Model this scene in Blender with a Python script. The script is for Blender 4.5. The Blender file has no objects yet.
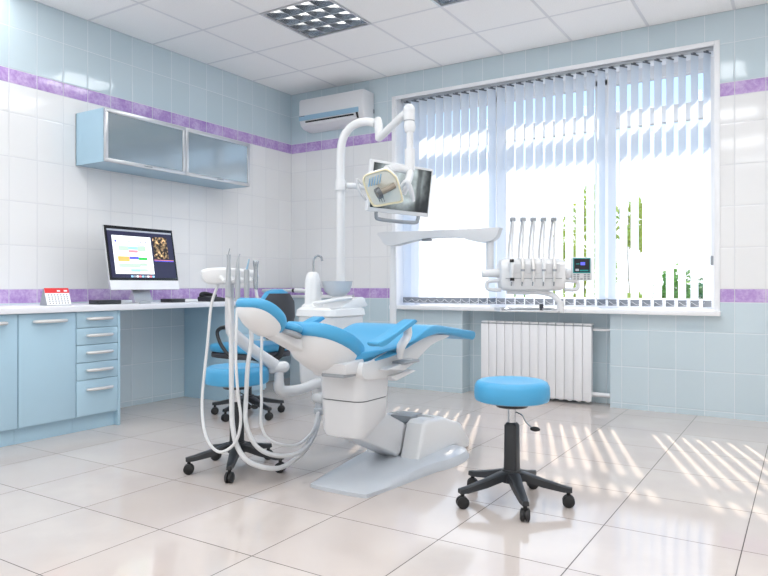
import bpy, bmesh, math, random
from mathutils import Vector, Matrix
random.seed(7)
S = bpy.context.scene
COL = S.collection
PI = math.pi
R = math.radians

# ------------------------------------------------------------------ camera, sky, sun, exposure
cam = bpy.data.cameras.new('camera'); camo = bpy.data.objects.new('camera', cam); COL.objects.link(camo)
camo.location = (4.6554, -5.5607, 0.9793)
camo.rotation_euler = (R(90), 0, R(32.13))
cam.sensor_width = 36; cam.lens = 675.0/768*36; cam.shift_y = -2.7/768; cam.clip_start = 0.05
S.camera = camo

world = bpy.data.worlds.new('sky'); S.world = world; world.use_nodes = True
wn = world.node_tree.nodes; wl = world.node_tree.links
bg = wn['Background']
tc = wn.new('ShaderNodeTexCoord'); sx = wn.new('ShaderNodeSeparateXYZ'); rp = wn.new('ShaderNodeValToRGB')
wl.new(tc.outputs['Generated'], sx.inputs[0]); wl.new(sx.outputs['Z'], rp.inputs[0]); wl.new(rp.outputs[0], bg.inputs[0])
e_ = rp.color_ramp.elements.new(0.26); e_.color = (0.46, 0.71, 1.0, 1)
rp.color_ramp.elements[0].position = 0.07; rp.color_ramp.elements[0].color = (0.92, 0.96, 1.0, 1)
rp.color_ramp.elements[2].position = 0.65; rp.color_ramp.elements[2].color = (0.10, 0.33, 0.95, 1)
bg.inputs[1].default_value = 1.5

sl = bpy.data.lights.new('sun', 'SUN'); so = bpy.data.objects.new('sun', sl); COL.objects.link(so)
sl.energy = 9.0; sl.angle = R(0.9); sl.color = (1.0, 0.87, 0.72)
so.rotation_euler = Vector((0.372, -1.0, -0.975)).to_track_quat('-Z', 'Y').to_euler()
so.location = (1.5, 6, 6)
LAMP_POWER = 5.0

S.view_settings.view_transform = 'Standard'; S.view_settings.look = 'None'
S.view_settings.exposure = 0.19; S.view_settings.gamma = 1.0; S.view_settings.use_curve_mapping = False
try:
    S.cycles.max_bounces = 10; S.cycles.diffuse_bounces = 8; S.cycles.glossy_bounces = 5
    S.cycles.transparent_max_bounces = 16; S.cycles.transmission_bounces = 6
    S.cycles.sample_clamp_indirect = 6.0; S.cycles.caustics_reflective = False; S.cycles.caustics_refractive = False
    S.cycles.use_denoising = True
except Exception:
    pass

# ------------------------------------------------------------------ helpers: materials
def lin(r, g, b):
    f = lambda c: c/12.92 if c <= 0.04045 else ((c+0.055)/1.055)**2.4
    return (f(r/255), f(g/255), f(b/255), 1)

def mat(name, rgb, rough=0.4, metal=0.0, spec=0.5, coat=0.0, var=0.04, emit=None, estr=0.0):
    m = bpy.data.materials.new(name); m.use_nodes = True
    nt = m.node_tree; N = nt.nodes; L = nt.links; p = N['Principled BSDF']
    c = lin(*rgb)
    no = N.new('ShaderNodeTexNoise'); no.inputs['Scale'].default_value = 9.0; no.inputs['Detail'].default_value = 2
    o = N.new('ShaderNodeTexCoord'); L.new(o.outputs['Object'], no.inputs['Vector'])
    mr = N.new('ShaderNodeMapRange'); mr.inputs['To Min'].default_value = 1-var; mr.inputs['To Max'].default_value = 1+var
    L.new(no.outputs['Fac'], mr.inputs['Value'])
    mx = N.new('ShaderNodeVectorMath'); mx.operation = 'SCALE'; mx.inputs[0].default_value = c[:3]
    L.new(mr.outputs[0], mx.inputs['Scale']); L.new(mx.outputs[0], p.inputs['Base Color'])
    p.inputs['Roughness'].default_value = rough; p.inputs['Metallic'].default_value = metal
    p.inputs['Specular IOR Level'].default_value = spec; p.inputs['Coat Weight'].default_value = coat
    p.inputs['Coat Roughness'].default_value = 0.08
    if emit:
        p.inputs['Emission Color'].default_value = lin(*emit); p.inputs['Emission Strength'].default_value = estr
    return m

class NB:
    """small node builder"""
    def __init__(s, name):
        s.m = bpy.data.materials.new(name); s.m.use_nodes = True
        s.N = s.m.node_tree.nodes; s.L = s.m.node_tree.links; s.p = s.N['Principled BSDF']
    def put(s, v, sock):
        if isinstance(v, (int, float)): sock.default_value = v
        elif isinstance(v, tuple): sock.default_value = v
        else: s.L.new(v, sock)
    def math(s, op, a, b=None, c=None):
        n = s.N.new('ShaderNodeMath'); n.operation = op
        s.put(a, n.inputs[0])
        if b is not None: s.put(b, n.inputs[1])
        if c is not None: s.put(c, n.inputs[2])
        return n.outputs[0]
    def mixf(s, f, a, b):      # a*(1-f)+b*f
        return s.math('ADD', s.math('MULTIPLY', a, s.math('SUBTRACT', 1.0, f)), s.math('MULTIPLY', b, f))
    def mixc(s, f, a, b):
        n = s.N.new('ShaderNodeMix'); n.data_type = 'RGBA'
        s.put(f, n.inputs[0]); s.put(a, n.inputs[6]); s.put(b, n.inputs[7]); return n.outputs[2]
    def sstep(s, v, a, b, c=0.0, d=1.0):
        n = s.N.new('ShaderNodeMapRange'); n.interpolation_type = 'SMOOTHSTEP'
        s.put(v, n.inputs[0]); n.inputs[1].default_value = a; n.inputs[2].default_value = b
        n.inputs[3].default_value = c; n.inputs[4].default_value = d; return n.outputs[0]
    def pos(s):
        g = s.N.new('ShaderNodeTexCoord'); x = s.N.new('ShaderNodeSeparateXYZ')
        s.L.new(g.outputs['Object'], x.inputs[0]); s.vec = g.outputs['Object']
        return x.outputs[0], x.outputs[1], x.outputs[2]
    def noise(s, scale, detail=3.0, vec=None, rough=0.5):
        n = s.N.new('ShaderNodeTexNoise'); n.inputs['Scale'].default_value = scale; n.inputs['Detail'].default_value = detail
        n.inputs['Roughness'].default_value = rough
        s.L.new(vec if vec is not None else s.vec, n.inputs['Vector']); return n.outputs['Fac']
    def white(s, a, b):
        c = s.N.new('ShaderNodeCombineXYZ'); s.put(a, c.inputs[0]); s.put(b, c.inputs[1])
        n = s.N.new('ShaderNodeTexWhiteNoise'); n.noise_dimensions = '3D'; s.L.new(c.outputs[0], n.inputs['Vector']); return n.outputs['Value']
    def bump(s, h, dist, strength=1.0):
        b = s.N.new('ShaderNodeBump'); b.inputs['Distance'].default_value = dist; b.inputs['Strength'].default_value = strength
        s.L.new(h, b.inputs['Height']); s.L.new(b.outputs[0], s.p.inputs['Normal'])
    def edge(s, t):            # distance to the nearest whole number
        return s.math('ABSOLUTE', s.math('SUBTRACT', s.math('FRACT', s.math('ADD', t, 0.5)), 0.5))

def wall_tile():
    b = NB('glazed_wall_tile'); x, y, z = b.pos()
    u = b.math('DIVIDE', b.math('ADD', x, y), 0.2)
    lo = b.math('LESS_THAN', z, 0.853); hi = b.math('GREATER_THAN', z, 2.475)
    tl = b.math('DIVIDE', b.math('SUBTRACT', z, 0.042), 0.292)
    tm = b.math('DIVIDE', b.math('SUBTRACT', z, 0.953), 0.305)
    th = b.math('DIVIDE', b.math('SUBTRACT', z, 2.475), 0.29)
    v = b.mixf(hi, b.mixf(lo, tm, tl), th)
    du = b.math('MULTIPLY', b.edge(u), 0.2); dv = b.math('MULTIPLY', b.edge(v), 0.3)
    # the two violet borders and the zones
    dz = b.math('MINIMUM', b.math('MINIMUM', b.math('ABSOLUTE', b.math('SUBTRACT', z, 0.853)), b.math('ABSOLUTE', b.math('SUBTRACT', z, 0.953))),
                b.math('MINIMUM', b.math('ABSOLUTE', b.math('SUBTRACT', z, 2.375)), b.math('ABSOLUTE', b.math('SUBTRACT', z, 2.475))))
    v1 = b.math('MULTIPLY', b.math('GREATER_THAN', z, 0.853), b.math('LESS_THAN', z, 0.953))
    v2 = b.math('MULTIPLY', b.math('GREATER_THAN', z, 2.375), b.math('LESS_THAN', z, 2.475))
    vi = b.math('ADD', v1, v2); bl = b.math('ADD', lo, hi)
    dvv = b.math('ADD', dv, b.math('MULTIPLY', vi, 1.0))          # no row joints inside a border
    d = b.math('MINIMUM', b.math('MINIMUM', du, dvv), dz)
    n1 = b.noise(7, 4); n2 = b.noise(38, 4, rough=0.65)
    nn = b.math('ADD', b.math('MULTIPLY', n1, 0.5), b.math('MULTIPLY', n2, 0.5))
    vcol = b.mixc(b.sstep(nn, 0.36, 0.66), lin(166, 132, 198), lin(206, 184, 224))
    jit = b.white(b.math('FLOOR', u), b.math('FLOOR', v))
    wcol = b.mixc(jit, lin(228, 229, 230), lin(232, 233, 234))
    bcol = b.mixc(jit, lin(192, 209, 217), lin(197, 213, 221))
    col = b.mixc(bl, wcol, bcol); col = b.mixc(vi, col, vcol)
    g = b.sstep(d, 0.0012, 0.003, 1.0, 0.0)
    col = b.mixc(g, col, b.mixc(bl, lin(208, 210, 214), lin(214, 221, 227)))
    b.put(col, b.p.inputs['Base Color'])
    b.put(b.mixf(g, 0.07, 0.7), b.p.inputs['Roughness'])
    b.p.inputs['Specular IOR Level'].default_value = 0.7
    wob = b.math('MULTIPLY', b.noise(5, 1), 0.35)
    b.bump(b.math('ADD', b.sstep(d, 0.0, 0.010), wob), 0.0025, 0.45)
    return b.m

def floor_tile():
    b = NB('polished_floor_tile'); x, y, z = b.pos()
    u = b.math('DIVIDE', b.math('SUBTRACT', x, 0.457), 0.499); v = b.math('DIVIDE', b.math('ADD', y, 0.254), 0.499)
    d = b.math('MULTIPLY', b.math('MINIMUM', b.edge(u), b.edge(v)), 0.499)
    g = b.sstep(d, 0.0014, 0.0024, 1.0, 0.0)
    jit = b.white(b.math('FLOOR', u), b.math('FLOOR', v))
    c = b.mixc(jit, lin(200, 190, 184), lin(206, 197, 191))
    c = b.mixc(b.sstep(b.noise(3.0, 5), 0.3, 0.7), c, lin(198, 188, 183))
    c = b.mixc(g, c, lin(72, 64, 60))
    b.put(c, b.p.inputs['Base Color']); b.put(b.mixf(g, 0.085, 0.7), b.p.inputs['Roughness'])
    b.p.inputs['Specular IOR Level'].default_value = 0.6
    b.bump(b.math('ADD', b.sstep(d, 0.0, 0.003), b.math('MULTIPLY', b.noise(2.2, 2), 0.2)), 0.0012, 0.4)
    return b.m

def ceiling_tile():
    b = NB('suspended_ceiling_tile'); x, y, z = b.pos()
    u = b.math('DIVIDE', x, 0.6); v = b.math('DIVIDE', y, 0.6)
    d = b.math('MULTIPLY', b.math('MINIMUM', b.edge(u), b.edge(v)), 0.6)
    g = b.sstep(d, 0.010, 0.013, 1.0, 0.0)
    n = b.noise(120, 3)
    c = b.mixc(b.sstep(n, 0.35, 0.65), lin(244, 243, 242), lin(249, 248, 247))
    c = b.mixc(g, c, lin(224, 224, 226))
    b.put(c, b.p.inputs['Base Color']); b.p.inputs['Roughness'].default_value = 0.85; b.p.inputs['Specular IOR Level'].default_value = 0.2
    b.bump(b.math('ADD', b.sstep(d, 0.008, 0.018), b.math('MULTIPLY', n, 0.3)), 0.003, 0.6)
    return b.m

def slat_fabric():
    m = bpy.data.materials.new('blind_fabric'); m.use_nodes = True; N = m.node_tree.nodes; L = m.node_tree.links
    N.remove(N['Principled BSDF']); o = N['Material Output']
    d = N.new('ShaderNodeBsdfDiffuse'); t = N.new('ShaderNodeBsdfTranslucent'); mx = N.new('ShaderNodeMixShader')
    tx = N.new('ShaderNodeTexWave'); tx.inputs['Scale'].default_value = 60; tx.bands_direction = 'Z'
    tcn = N.new('ShaderNodeTexCoord'); L.new(tcn.outputs['Object'], tx.inputs[0])
    r = N.new('ShaderNodeMix'); r.data_type = 'RGBA'; r.inputs[6].default_value = lin(238, 240, 243); r.inputs[7].default_value = lin(246, 247, 249)
    L.new(tx.outputs['Fac'], r.inputs[0]); L.new(r.outputs[2], d.inputs[0]); t.inputs[0].default_value = lin(216, 233, 250)
    mx.inputs[0].default_value = 0.5; L.new(d.outputs[0], mx.inputs[1]); L.new(t.outputs[0], mx.inputs[2]); L.new(mx.outputs[0], o.inputs[0])
    return m

def clear_glass(name, tint=(1, 1, 1, 1), ior=1.45):
    m = bpy.data.materials.new(name); m.use_nodes = True; N = m.node_tree.nodes; L = m.node_tree.links
    N.remove(N['Principled BSDF']); o = N['Material Output']
    t = N.new('ShaderNodeBsdfTransparent'); t.inputs[0].default_value = tint
    g = N.new('ShaderNodeBsdfGlossy'); g.inputs['Roughness'].default_value = 0.02
    lw = N.new('ShaderNodeLayerWeight'); pw = N.new('ShaderNodeMath'); pw.operation = 'POWER'; pw.inputs[1].default_value = 5.0
    f = N.new('ShaderNodeMath'); f.operation = 'MULTIPLY_ADD'; f.inputs[1].default_value = 0.9; f.inputs[2].default_value = 0.04
    L.new(lw.outputs['Facing'], pw.inputs[0]); L.new(pw.outputs[0], f.inputs[0])
    mx = N.new('ShaderNodeMixShader'); L.new(f.outputs[0], mx.inputs[0]); L.new(t.outputs[0], mx.inputs[1]); L.new(g.outputs[0], mx.inputs[2])
    L.new(mx.outputs[0], o.inputs[0]); return m

def xray_material():
    b = NB('xray_image'); x, y, z = b.pos()
    n = b.noise(9, 5); n2 = b.noise(30, 3)
    # a pale jaw shape on the left and middle, dark to the right
    rx = b.math('DIVIDE', b.math('ADD', x, 0.01), 0.24); rz = b.math('DIVIDE', b.math('SUBTRACT', z, 0.05), 0.22)
    rr = b.math('SQRT', b.math('ADD', b.math('MULTIPLY', rx, rx), b.math('MULTIPLY', rz, rz)))
    body = b.sstep(b.math('ADD', rr, b.math('MULTIPLY', b.math('SUBTRACT', n, 0.5), 0.5)), 0.55, 1.05, 0.62, 0.02)
    arc = b.math('ABSOLUTE', b.math('SUBTRACT', b.math('SQRT', b.math('ADD', b.math('POWER', b.math('SUBTRACT', x, 0.05), 2.0), b.math('POWER', b.math('SUBTRACT', z, 0.03), 2.0))), 0.10))
    ring = b.sstep(arc, 0.0, 0.03, 0.28, 0.0)
    dk = b.sstep(b.math('ABSOLUTE', b.math('SUBTRACT', x, 0.14)), 0.008, 0.035, 0.25, 1.0)
    val = b.math('MULTIPLY', b.math('MULTIPLY', b.math('ADD', body, ring), b.math('ADD', b.math('MULTIPLY', n, 0.9), b.math('MULTIPLY', n2, 0.55))), dk)
    c = b.mixc(val, lin(22, 26, 29), lin(206, 218, 218))
    b.put(c, b.p.inputs['Base Color']); b.put(c, b.p.inputs['Emission Color']); b.p.inputs['Emission Strength'].default_value = 0.45
    b.p.inputs['Roughness'].default_value = 0.25
    return b.m

def skull_material():
    b = NB('scan_image'); x, y, z = b.pos()
    n = b.noise(38, 4); n2 = b.noise(90, 2)
    mk = b.sstep(b.math('ABSOLUTE', b.math('SUBTRACT', b.noise(9, 1), 0.5)), 0.0, 0.14, 1.0, 0.25)
    v = b.math('MULTIPLY', b.math('MULTIPLY', b.sstep(n, 0.42, 0.66), b.math('ADD', 0.25, n2)), mk)
    c = b.mixc(b.math('MULTIPLY', v, 1.6), lin(26, 18, 18), lin(246, 206, 150))
    b.put(c, b.p.inputs['Base Color']); b.put(c, b.p.inputs['Emission Color']); b.p.inputs['Emission Strength'].default_value = 0.6
    return b.m

M = {}
M['wall'] = wall_tile(); M['floor'] = floor_tile(); M['ceiling'] = ceiling_tile()
M['plaster'] = mat('white_plaster', (244, 244, 243), 0.6)
M['pvc'] = mat('white_pvc', (238, 240, 243), 0.3)
M['slat'] = slat_fabric(); M['glass'] = clear_glass('window_glass')
M['weight'] = mat('grey_slat_weight', (120, 126, 134), 0.45)
M['alu'] = mat('brushed_aluminium', (205, 207, 210), 0.3, 0.9)
M['silver'] = mat('silver_handle', (222, 221, 220), 0.3, 0.5)
M['chrome'] = mat('chrome', (205, 208, 212), 0.12, 1.0)
M['cab'] = mat('pale_blue_laminate', (173, 204, 221), 0.32, var=0.015)
M['cabside'] = mat('blue_laminate', (158, 188, 205), 0.35, var=0.015)
M['top'] = mat('white_worktop', (232, 234, 240), 0.25, var=0.015)
M['shadeblue'] = mat('shaded_blue_laminate', (176, 190, 198), 0.35)  # blue laminate greyed, its shade put into the colour
M['plastic'] = mat('white_plastic', (220, 222, 224), 0.28, var=0.01, coat=0.3)
M['plastic2'] = mat('light_grey_plastic', (212, 214, 217), 0.32, var=0.01)
M['plasticdk'] = mat('grey_plastic', (150, 156, 162), 0.35)
M['handle'] = mat('silver_grey_handle', (166, 171, 176), 0.35)
M['hose'] = mat('pale_grey_hose', (212, 214, 216), 0.4)
M['basegrey'] = mat('grey_base_plastic', (192, 198, 205), 0.3, var=0.01)
M['vinyl'] = mat('blue_vinyl', (70, 158, 204), 0.36, var=0.015)
M['vinylpipe'] = mat('blue_vinyl_seam', (56, 158, 214), 0.4)
M['black'] = mat('black_plastic', (38, 41, 45), 0.38)
M['rubber'] = mat('black_rubber', (24, 25, 27), 0.5)
M['charcoal'] = mat('charcoal_fabric', (62, 64, 70), 0.75)
M['dark'] = mat('dark_slot', (30, 30, 32), 0.6)
M['steel'] = mat('steel', (165, 172, 178), 0.25, 0.9)
M['rad'] = mat('radiator_enamel', (232, 233, 236), 0.35, var=0.01)
M['acw'] = mat('air_conditioner_white', (222, 223, 226), 0.3, var=0.01)
M['acblue'] = mat('pale_blue_stripe', (150, 186, 210), 0.35)
M['frost'] = mat('frosted_glass', (130, 147, 156), 0.14, 0.4, spec=1.0, var=0.02, coat=1.0); M['frost'].node_tree.nodes['Principled BSDF'].inputs['Coat IOR'].default_value = 2.3
M['mirror'] = mat('louvre_mirror', (206, 209, 212), 0.12, 1.0)
M['red'] = mat('red_card', (222, 44, 48), 0.5)
M['paper'] = mat('white_paper', (240, 241, 244), 0.6)
M['ink'] = mat('grey_ink', (110, 112, 120), 0.7)
M['tube'] = mat('lamp_tube', (255, 255, 255), 0.4, emit=(255, 250, 242), estr=4.0)
M['reflector'] = mat('lamp_reflector', (226, 224, 212), 0.25, 0.25)
M['cream'] = mat('cream_lens_rim', (240, 230, 196), 0.3)
M['taupe'] = mat('taupe_metal', (150, 142, 130), 0.3, 0.4); M['slate'] = mat('slate_metal', (98, 102, 106), 0.35, 0.3)
M['lens'] = clear_glass('lamp_lens', (0.98, 0.98, 0.96, 1))
M['xray'] = xray_material(); M['skull'] = skull_material()
def scr(n, rgb, e=0.75): return mat(n, rgb, 0.3, var=0.0, emit=rgb, estr=e)
M['s_dark'] = scr('screen_navy', (34, 34, 62), 0.5); M['s_black'] = mat('screen_bezel', (22, 22, 25), 0.15)
M['s_white'] = scr('screen_page', (240, 243, 246), 0.62); M['s_or'] = scr('screen_orange', (246, 176, 96), .55); M['s_bl'] = scr('screen_blue', (92, 96, 232), .55)
M['s_gr'] = scr('screen_green', (52, 186, 76), .55); M['s_pk'] = scr('screen_pink', (240, 140, 150), .55); M['s_lg'] = scr('screen_pale_green', (176, 226, 182), .6); M['s_lb'] = scr('screen_pale_blue', (150, 204, 240), .6)
M['s_gy'] = scr('screen_grey', (150, 156, 166), .5); M['s_tl'] = scr('screen_teal', (20, 110, 112)); M['s_bk'] = scr('screen_black', (16, 20, 26), 0.3)
M['grey_ground'] = mat('grey_ground', (76, 88, 88), 0.9, var=0.2); M['bark'] = mat('bark', (150, 140, 110), 0.9)  # ground greyed and darkened to keep green bounce light off the slats
M['leafy'] = mat('yellow_green_leaf', (190, 204, 70), 0.7, var=0.2); M['leafg'] = mat('green_leaf', (120, 176, 60), 0.7, var=0.2); M['leafd'] = mat('mid_green_leaf', (104, 150, 78), 0.7, var=0.2)

# ------------------------------------------------------------------ helpers: objects
def tag(o, label=None, cat=None, group=None, kind=None):
    if label: o['label'] = label
    if cat: o['category'] = cat
    if group: o['group'] = group
    if kind: o['kind'] = kind
    return o

def thing(name, label, cat, loc=(0, 0, 0), rz=0.0, group=None):
    o = bpy.data.objects.new(name, None); COL.objects.link(o); o.empty_display_size = 0.05
    o.location = loc; o.rotation_euler = (0, 0, rz)
    return tag(o, label, cat, group)

def copy_tree(o, parent=None):
    c = o.copy(); COL.objects.link(c); c.parent = parent
    for ch in [k for k in bpy.data.objects if k.parent == o]:
        copy_tree(ch, c)
    return c

class MB:
    def __init__(s): s.b = bmesh.new()
    def _xf(s, vs, m):
        if m is not None: bmesh.ops.transform(s.b, matrix=m, verts=vs)
    def box(s, x0, x1, y0, y1, z0, z1, bev=0.0, seg=2, m=None):
        vs = [s.b.verts.new(p) for p in ((x0, y0, z0), (x1, y0, z0), (x1, y1, z0), (x0, y1, z0), (x0, y0, z1), (x1, y0, z1), (x1, y1, z1), (x0, y1, z1))]
        fs = [s.b.faces.new([vs[i] for i in q]) for q in ((0, 3, 2, 1), (4, 5, 6, 7), (0, 1, 5, 4), (1, 2, 6, 5), (2, 3, 7, 6), (3, 0, 4, 7))]
        s._xf(vs, m)
        if bev > 0:
            es = list({e for f in fs for e in f.edges})
            bmesh.ops.bevel(s.b, geom=es, offset=bev, segments=seg, profile=0.5, affect='EDGES', clamp_overlap=True)
        return s
    def prism(s, pts, axis, a, c, bev=0.0, seg=3, m=None):
        """polygon pts in the plane normal to axis, extruded from a to c.  axis x: (y,z); y: (x,z); z: (x,y)"""
        mk = {'x': lambda p, t: (t, p[0], p[1]), 'y': lambda p, t: (p[0], t, p[1]), 'z': lambda p, t: (p[0], p[1], t)}[axis]
        A = [s.b.verts.new(mk(p, a)) for p in pts]; B = [s.b.verts.new(mk(p, c)) for p in pts]
        n = len(pts); f1 = s.b.faces.new(A); f2 = s.b.faces.new(B[::-1])
        fs = [f1, f2] + [s.b.faces.new((A[(i+1) % n], A[i], B[i], B[(i+1) % n])) for i in range(n)]
        bmesh.ops.recalc_face_normals(s.b, faces=fs)
        s._xf(A+B, m)
        if bev > 0:
            es = list(set(f1.edges) | set(f2.edges))
            bmesh.ops.bevel(s.b, geom=es, offset=bev, segments=seg, profile=0.5, affect='EDGES', clamp_overlap=True)
        return s
    def loft(s, rings, cap=True):
        V = [[s.b.verts.new(p) for p in r] for r in rings]; n = len(rings[0]); fs = []
        for i in range(len(V)-1):
            for j in range(n):
                fs.append(s.b.faces.new((V[i][j], V[i][(j+1) % n], V[i+1][(j+1) % n], V[i+1][j])))
        if cap:
            fs.append(s.b.faces.new(V[0][::-1])); fs.append(s.b.faces.new(V[-1]))
        bmesh.ops.recalc_face_normals(s.b, faces=fs)
        return s
    def lathe(s, prof, c=(0, 0, 0), n=32, m=None):
        rings = []
        for r, z in prof:
            rings.append([Vector((c[0]+max(r, 1e-4)*math.cos(2*PI*k/n), c[1]+max(r, 1e-4)*math.sin(2*PI*k/n), c[2]+z)) for k in range(n)])
        if m is not None: rings = [[m @ p for p in r] for r in rings]
        return s.loft(rings)
    def tube(s, pts, r, n=10, smooth=0, squash=None):
        P = [Vector(p) for p in pts]
        rs = list(r) if isinstance(r, (list, tuple)) else [r]*len(P)
        if smooth:
            Q, q = [], []
            for i in range(len(P)-1):
                p0, p1, p2, p3 = P[max(i-1, 0)], P[i], P[i+1], P[min(i+2, len(P)-1)]
                for k in range(smooth):
                    t = k/smooth
                    Q.append(0.5*((2*p1)+(p2-p0)*t+(2*p0-5*p1+4*p2-p3)*t*t+(3*p1-p0-3*p2+p3)*t**3)); q.append(rs[i]*(1-t)+rs[i+1]*t)
            Q.append(P[-1]); q.append(rs[-1]); P, rs = Q, q
        t = (P[1]-P[0]).normalized(); up = Vector((0, 0, 1)) if abs(t.z) < 0.9 else Vector((1, 0, 0))
        nx = t.cross(up).normalized(); rings = []
        for i, p in enumerate(P):
            if i == 0: tt = (P[1]-P[0])
            elif i == len(P)-1: tt = P[-1]-P[-2]
            else: tt = P[i+1]-P[i-1]
            tt.normalize(); nx = (nx-tt*nx.dot(tt)).normalized(); ny = tt.cross(nx)
            rings.append([p+(nx*math.cos(2*PI*k/n)+ny*math.sin(2*PI*k/n)*(squash or 1))*rs[i] for k in range(n)])
        return s.loft(rings)
    def ball(s, c, r, sc=(1, 1, 1), n=16):
        g = bmesh.ops.create_uvsphere(s.b, u_segments=n, v_segments=max(8, n//2), radius=r)
        bmesh.ops.transform(s.b, matrix=Matrix.Translation(c) @ Matrix.Diagonal((*sc, 1)), verts=g['verts']); return s
    def build(s, name, m, parent=None, loc=None, angle=38, label=None, subsurf=0):
        me = bpy.data.meshes.new(name); s.b.normal_update(); s.b.to_mesh(me); s.b.free()
        o = bpy.data.objects.new(name, me); COL.objects.link(o); me.materials.append(m)
        for p in me.polygons: p.use_smooth = True
        me.set_sharp_from_angle(angle=R(angle))
        if parent is not None: o.parent = parent
        if loc is not None: o.location = loc
        if label: o['label'] = label
        if subsurf:
            md = o.modifiers.new('sub', 'SUBSURF'); md.levels = subsurf; md.render_levels = subsurf
        return o

def spline(pts, k=6, closed=True):
    P = [Vector(p) for p in pts]; n = len(P); out = []
    rng = range(n) if closed else range(n-1)
    for i in rng:
        g = (lambda j: P[j % n]) if closed else (lambda j: P[min(max(j, 0), n-1)])
        p0, p1, p2, p3 = g(i-1), g(i), g(i+1), g(i+2)
        for a in range(k):
            t = a/k
            out.append(0.5*((2*p1)+(p2-p0)*t+(2*p0-5*p1+4*p2-p3)*t*t+(3*p1-p0-3*p2+p3)*t**3))
    if not closed: out.append(P[-1])
    return [tuple(p) for p in out]

def rrect(cx, cy, hx, hy, r, z, n=5):
    out = []
    for sx_, sy_, a0 in ((1, 1, 0), (-1, 1, 90), (-1, -1, 180), (1, -1, 270)):
        for k in range(n+1):
            a = R(a0+90*k/n); out.append((cx+sx_*(hx-r)+r*math.cos(a), cy+sy_*(hy-r)+r*math.sin(a), z))
    return out

def struct(name, mb, m, parent=None, angle=38):
    o = mb.build(name, m, parent, angle=angle)
    if parent is None: o['kind'] = 'structure'
    return o

# ------------------------------------------------------------------ the room
RX, RY = 6.6, -7.8
WX0, WX1, WZ0, WZ1 = 1.298, 4.066, 0.79, 2.80       # window opening
NX0, NX1, ND = 2.0, 3.31, 0.16                        # radiator recess
struct('floor', MB().box(-0.2, RX+0.2, RY-0.2, 0.5, -0.12, 0), M['floor'])
struct('wall_left', MB().box(-0.2, 0, RY-0.2, 0.0, 0, 3.25), M['wall'])
struct('wall_right', MB().box(RX, RX+0.2, RY-0.2, 0.5, 0, 3.25), M['plaster'])
struct('wall_front', MB().box(0, RX, RY-0.2, RY, 0, 3.25), M['plaster'])
wb = MB()
wb.box(-0.2, WX0, 0, 0.5, 0, 3.25).box(WX1, RX, 0, 0.5, 0, 3.25).box(WX0, WX1, 0, 0.5, WZ1, 3.25)
wb.box(WX0, NX0, 0, 0.5, 0, WZ0-0.02).box(NX1, WX1, 0, 0.5, 0, WZ0-0.02).box(NX0, NX1, ND, 0.5, 0, WZ0-0.02)
struct('wall_back', wb, M['wall'])
# ceiling of 0.6 m tiles, left open where a light sits
lamp_cells = [(2, -3), (4, -3), (6, -3), (8, -3), (0, -6), (2, -6), (4, -6), (6, -6), (8, -6), (2, -9), (4, -9), (6, -9), (8, -9), (0, -12), (2, -12), (4, -12), (6, -12), (8, -12)]  # last row, behind the camera, is unseen and added to brighten the ceiling
cb = MB()
for i in range(11):
    for j in range(-13, 0):
        if (i, j) in lamp_cells: continue
        vs = [cb.b.verts.new(p) for p in ((i*.6, j*.6, 3), (i*.6, (j+1)*.6, 3), ((i+1)*.6, (j+1)*.6, 3), ((i+1)*.6, j*.6, 3))]
        cb.b.faces.new(vs)
bmesh.ops.remove_doubles(cb.b, verts=cb.b.verts, dist=1e-4)
struct('ceiling', cb, M['ceiling'])
struct('trim_1', MB().box(-0.2, RX+0.2, RY-0.2, 0.5, 3.25, 3.35), M['plaster'])     # the slab above the suspended tiles

# window casing (trim_2), reveal lining (trim_3), sill (trim_4)
cs = MB(); t = 0.014
cs.box(1.258, WX0, -t, 0.002, WZ0, 2.797, 0.003).box(WX1, 4.104, -t, 0.002, WZ0, 2.797, 0.003).box(WX0, WX1, -t, 0.002, 2.763, 2.797, 0.003)
struct('trim_2', cs, M['pvc'])
rl = MB()
rl.box(WX0, WX0+0.006, 0, 0.37, WZ0, WZ1).box(WX1-0.006, WX1, 0, 0.37, WZ0, WZ1).box(WX0, WX1, 0, 0.37, WZ1-0.006, WZ1)
struct('trim_3', rl, M['pvc'])
struct('trim_4', MB().box(1.262, 4.112, -0.07, 0.37, 0.752, 0.79, 0.006), M['pvc'])

# window: frame, mullions, transom, panes
FY0, FY1 = 0.36, 0.44
wf = MB()
wf.box(WX0, WX0+0.065, FY0, FY1, WZ0, WZ1, 0.006).box(WX1-0.065, WX1, FY0, FY1, WZ0, WZ1, 0.006)
wf.box(WX0+.06, WX1-.06, FY0, FY1, WZ1-0.105, WZ1, 0.006).box(WX0+.06, WX1-.06, FY0, FY1, WZ0, WZ0+0.08, 0.006)
for xm in (2.19, 3.165): wf.box(xm-0.072, xm+0.072, FY0, FY1, WZ0+.06, WZ1-.05, 0.006)
for a, b_ in ((WX0+.06, 2.12), (2.26, 3.095), (3.235, WX1-.06)): wf.box(a, b_, FY0+.003, FY1-.003, 2.32, 2.46, 0.006)
win = struct('window_1', wf, M['pvc'])
for a, b_ in ((WX0+.063, 2.121), (2.259, 3.096), (3.234, WX1-.063)):
    MB().box(a, b_, 0.396, 0.402, WZ0+.078, 2.322).build('pane', M['glass'], win)
    MB().box(a, b_, 0.396, 0.402, 2.458, WZ1-.102).build('pane', M['glass'], win)

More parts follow.
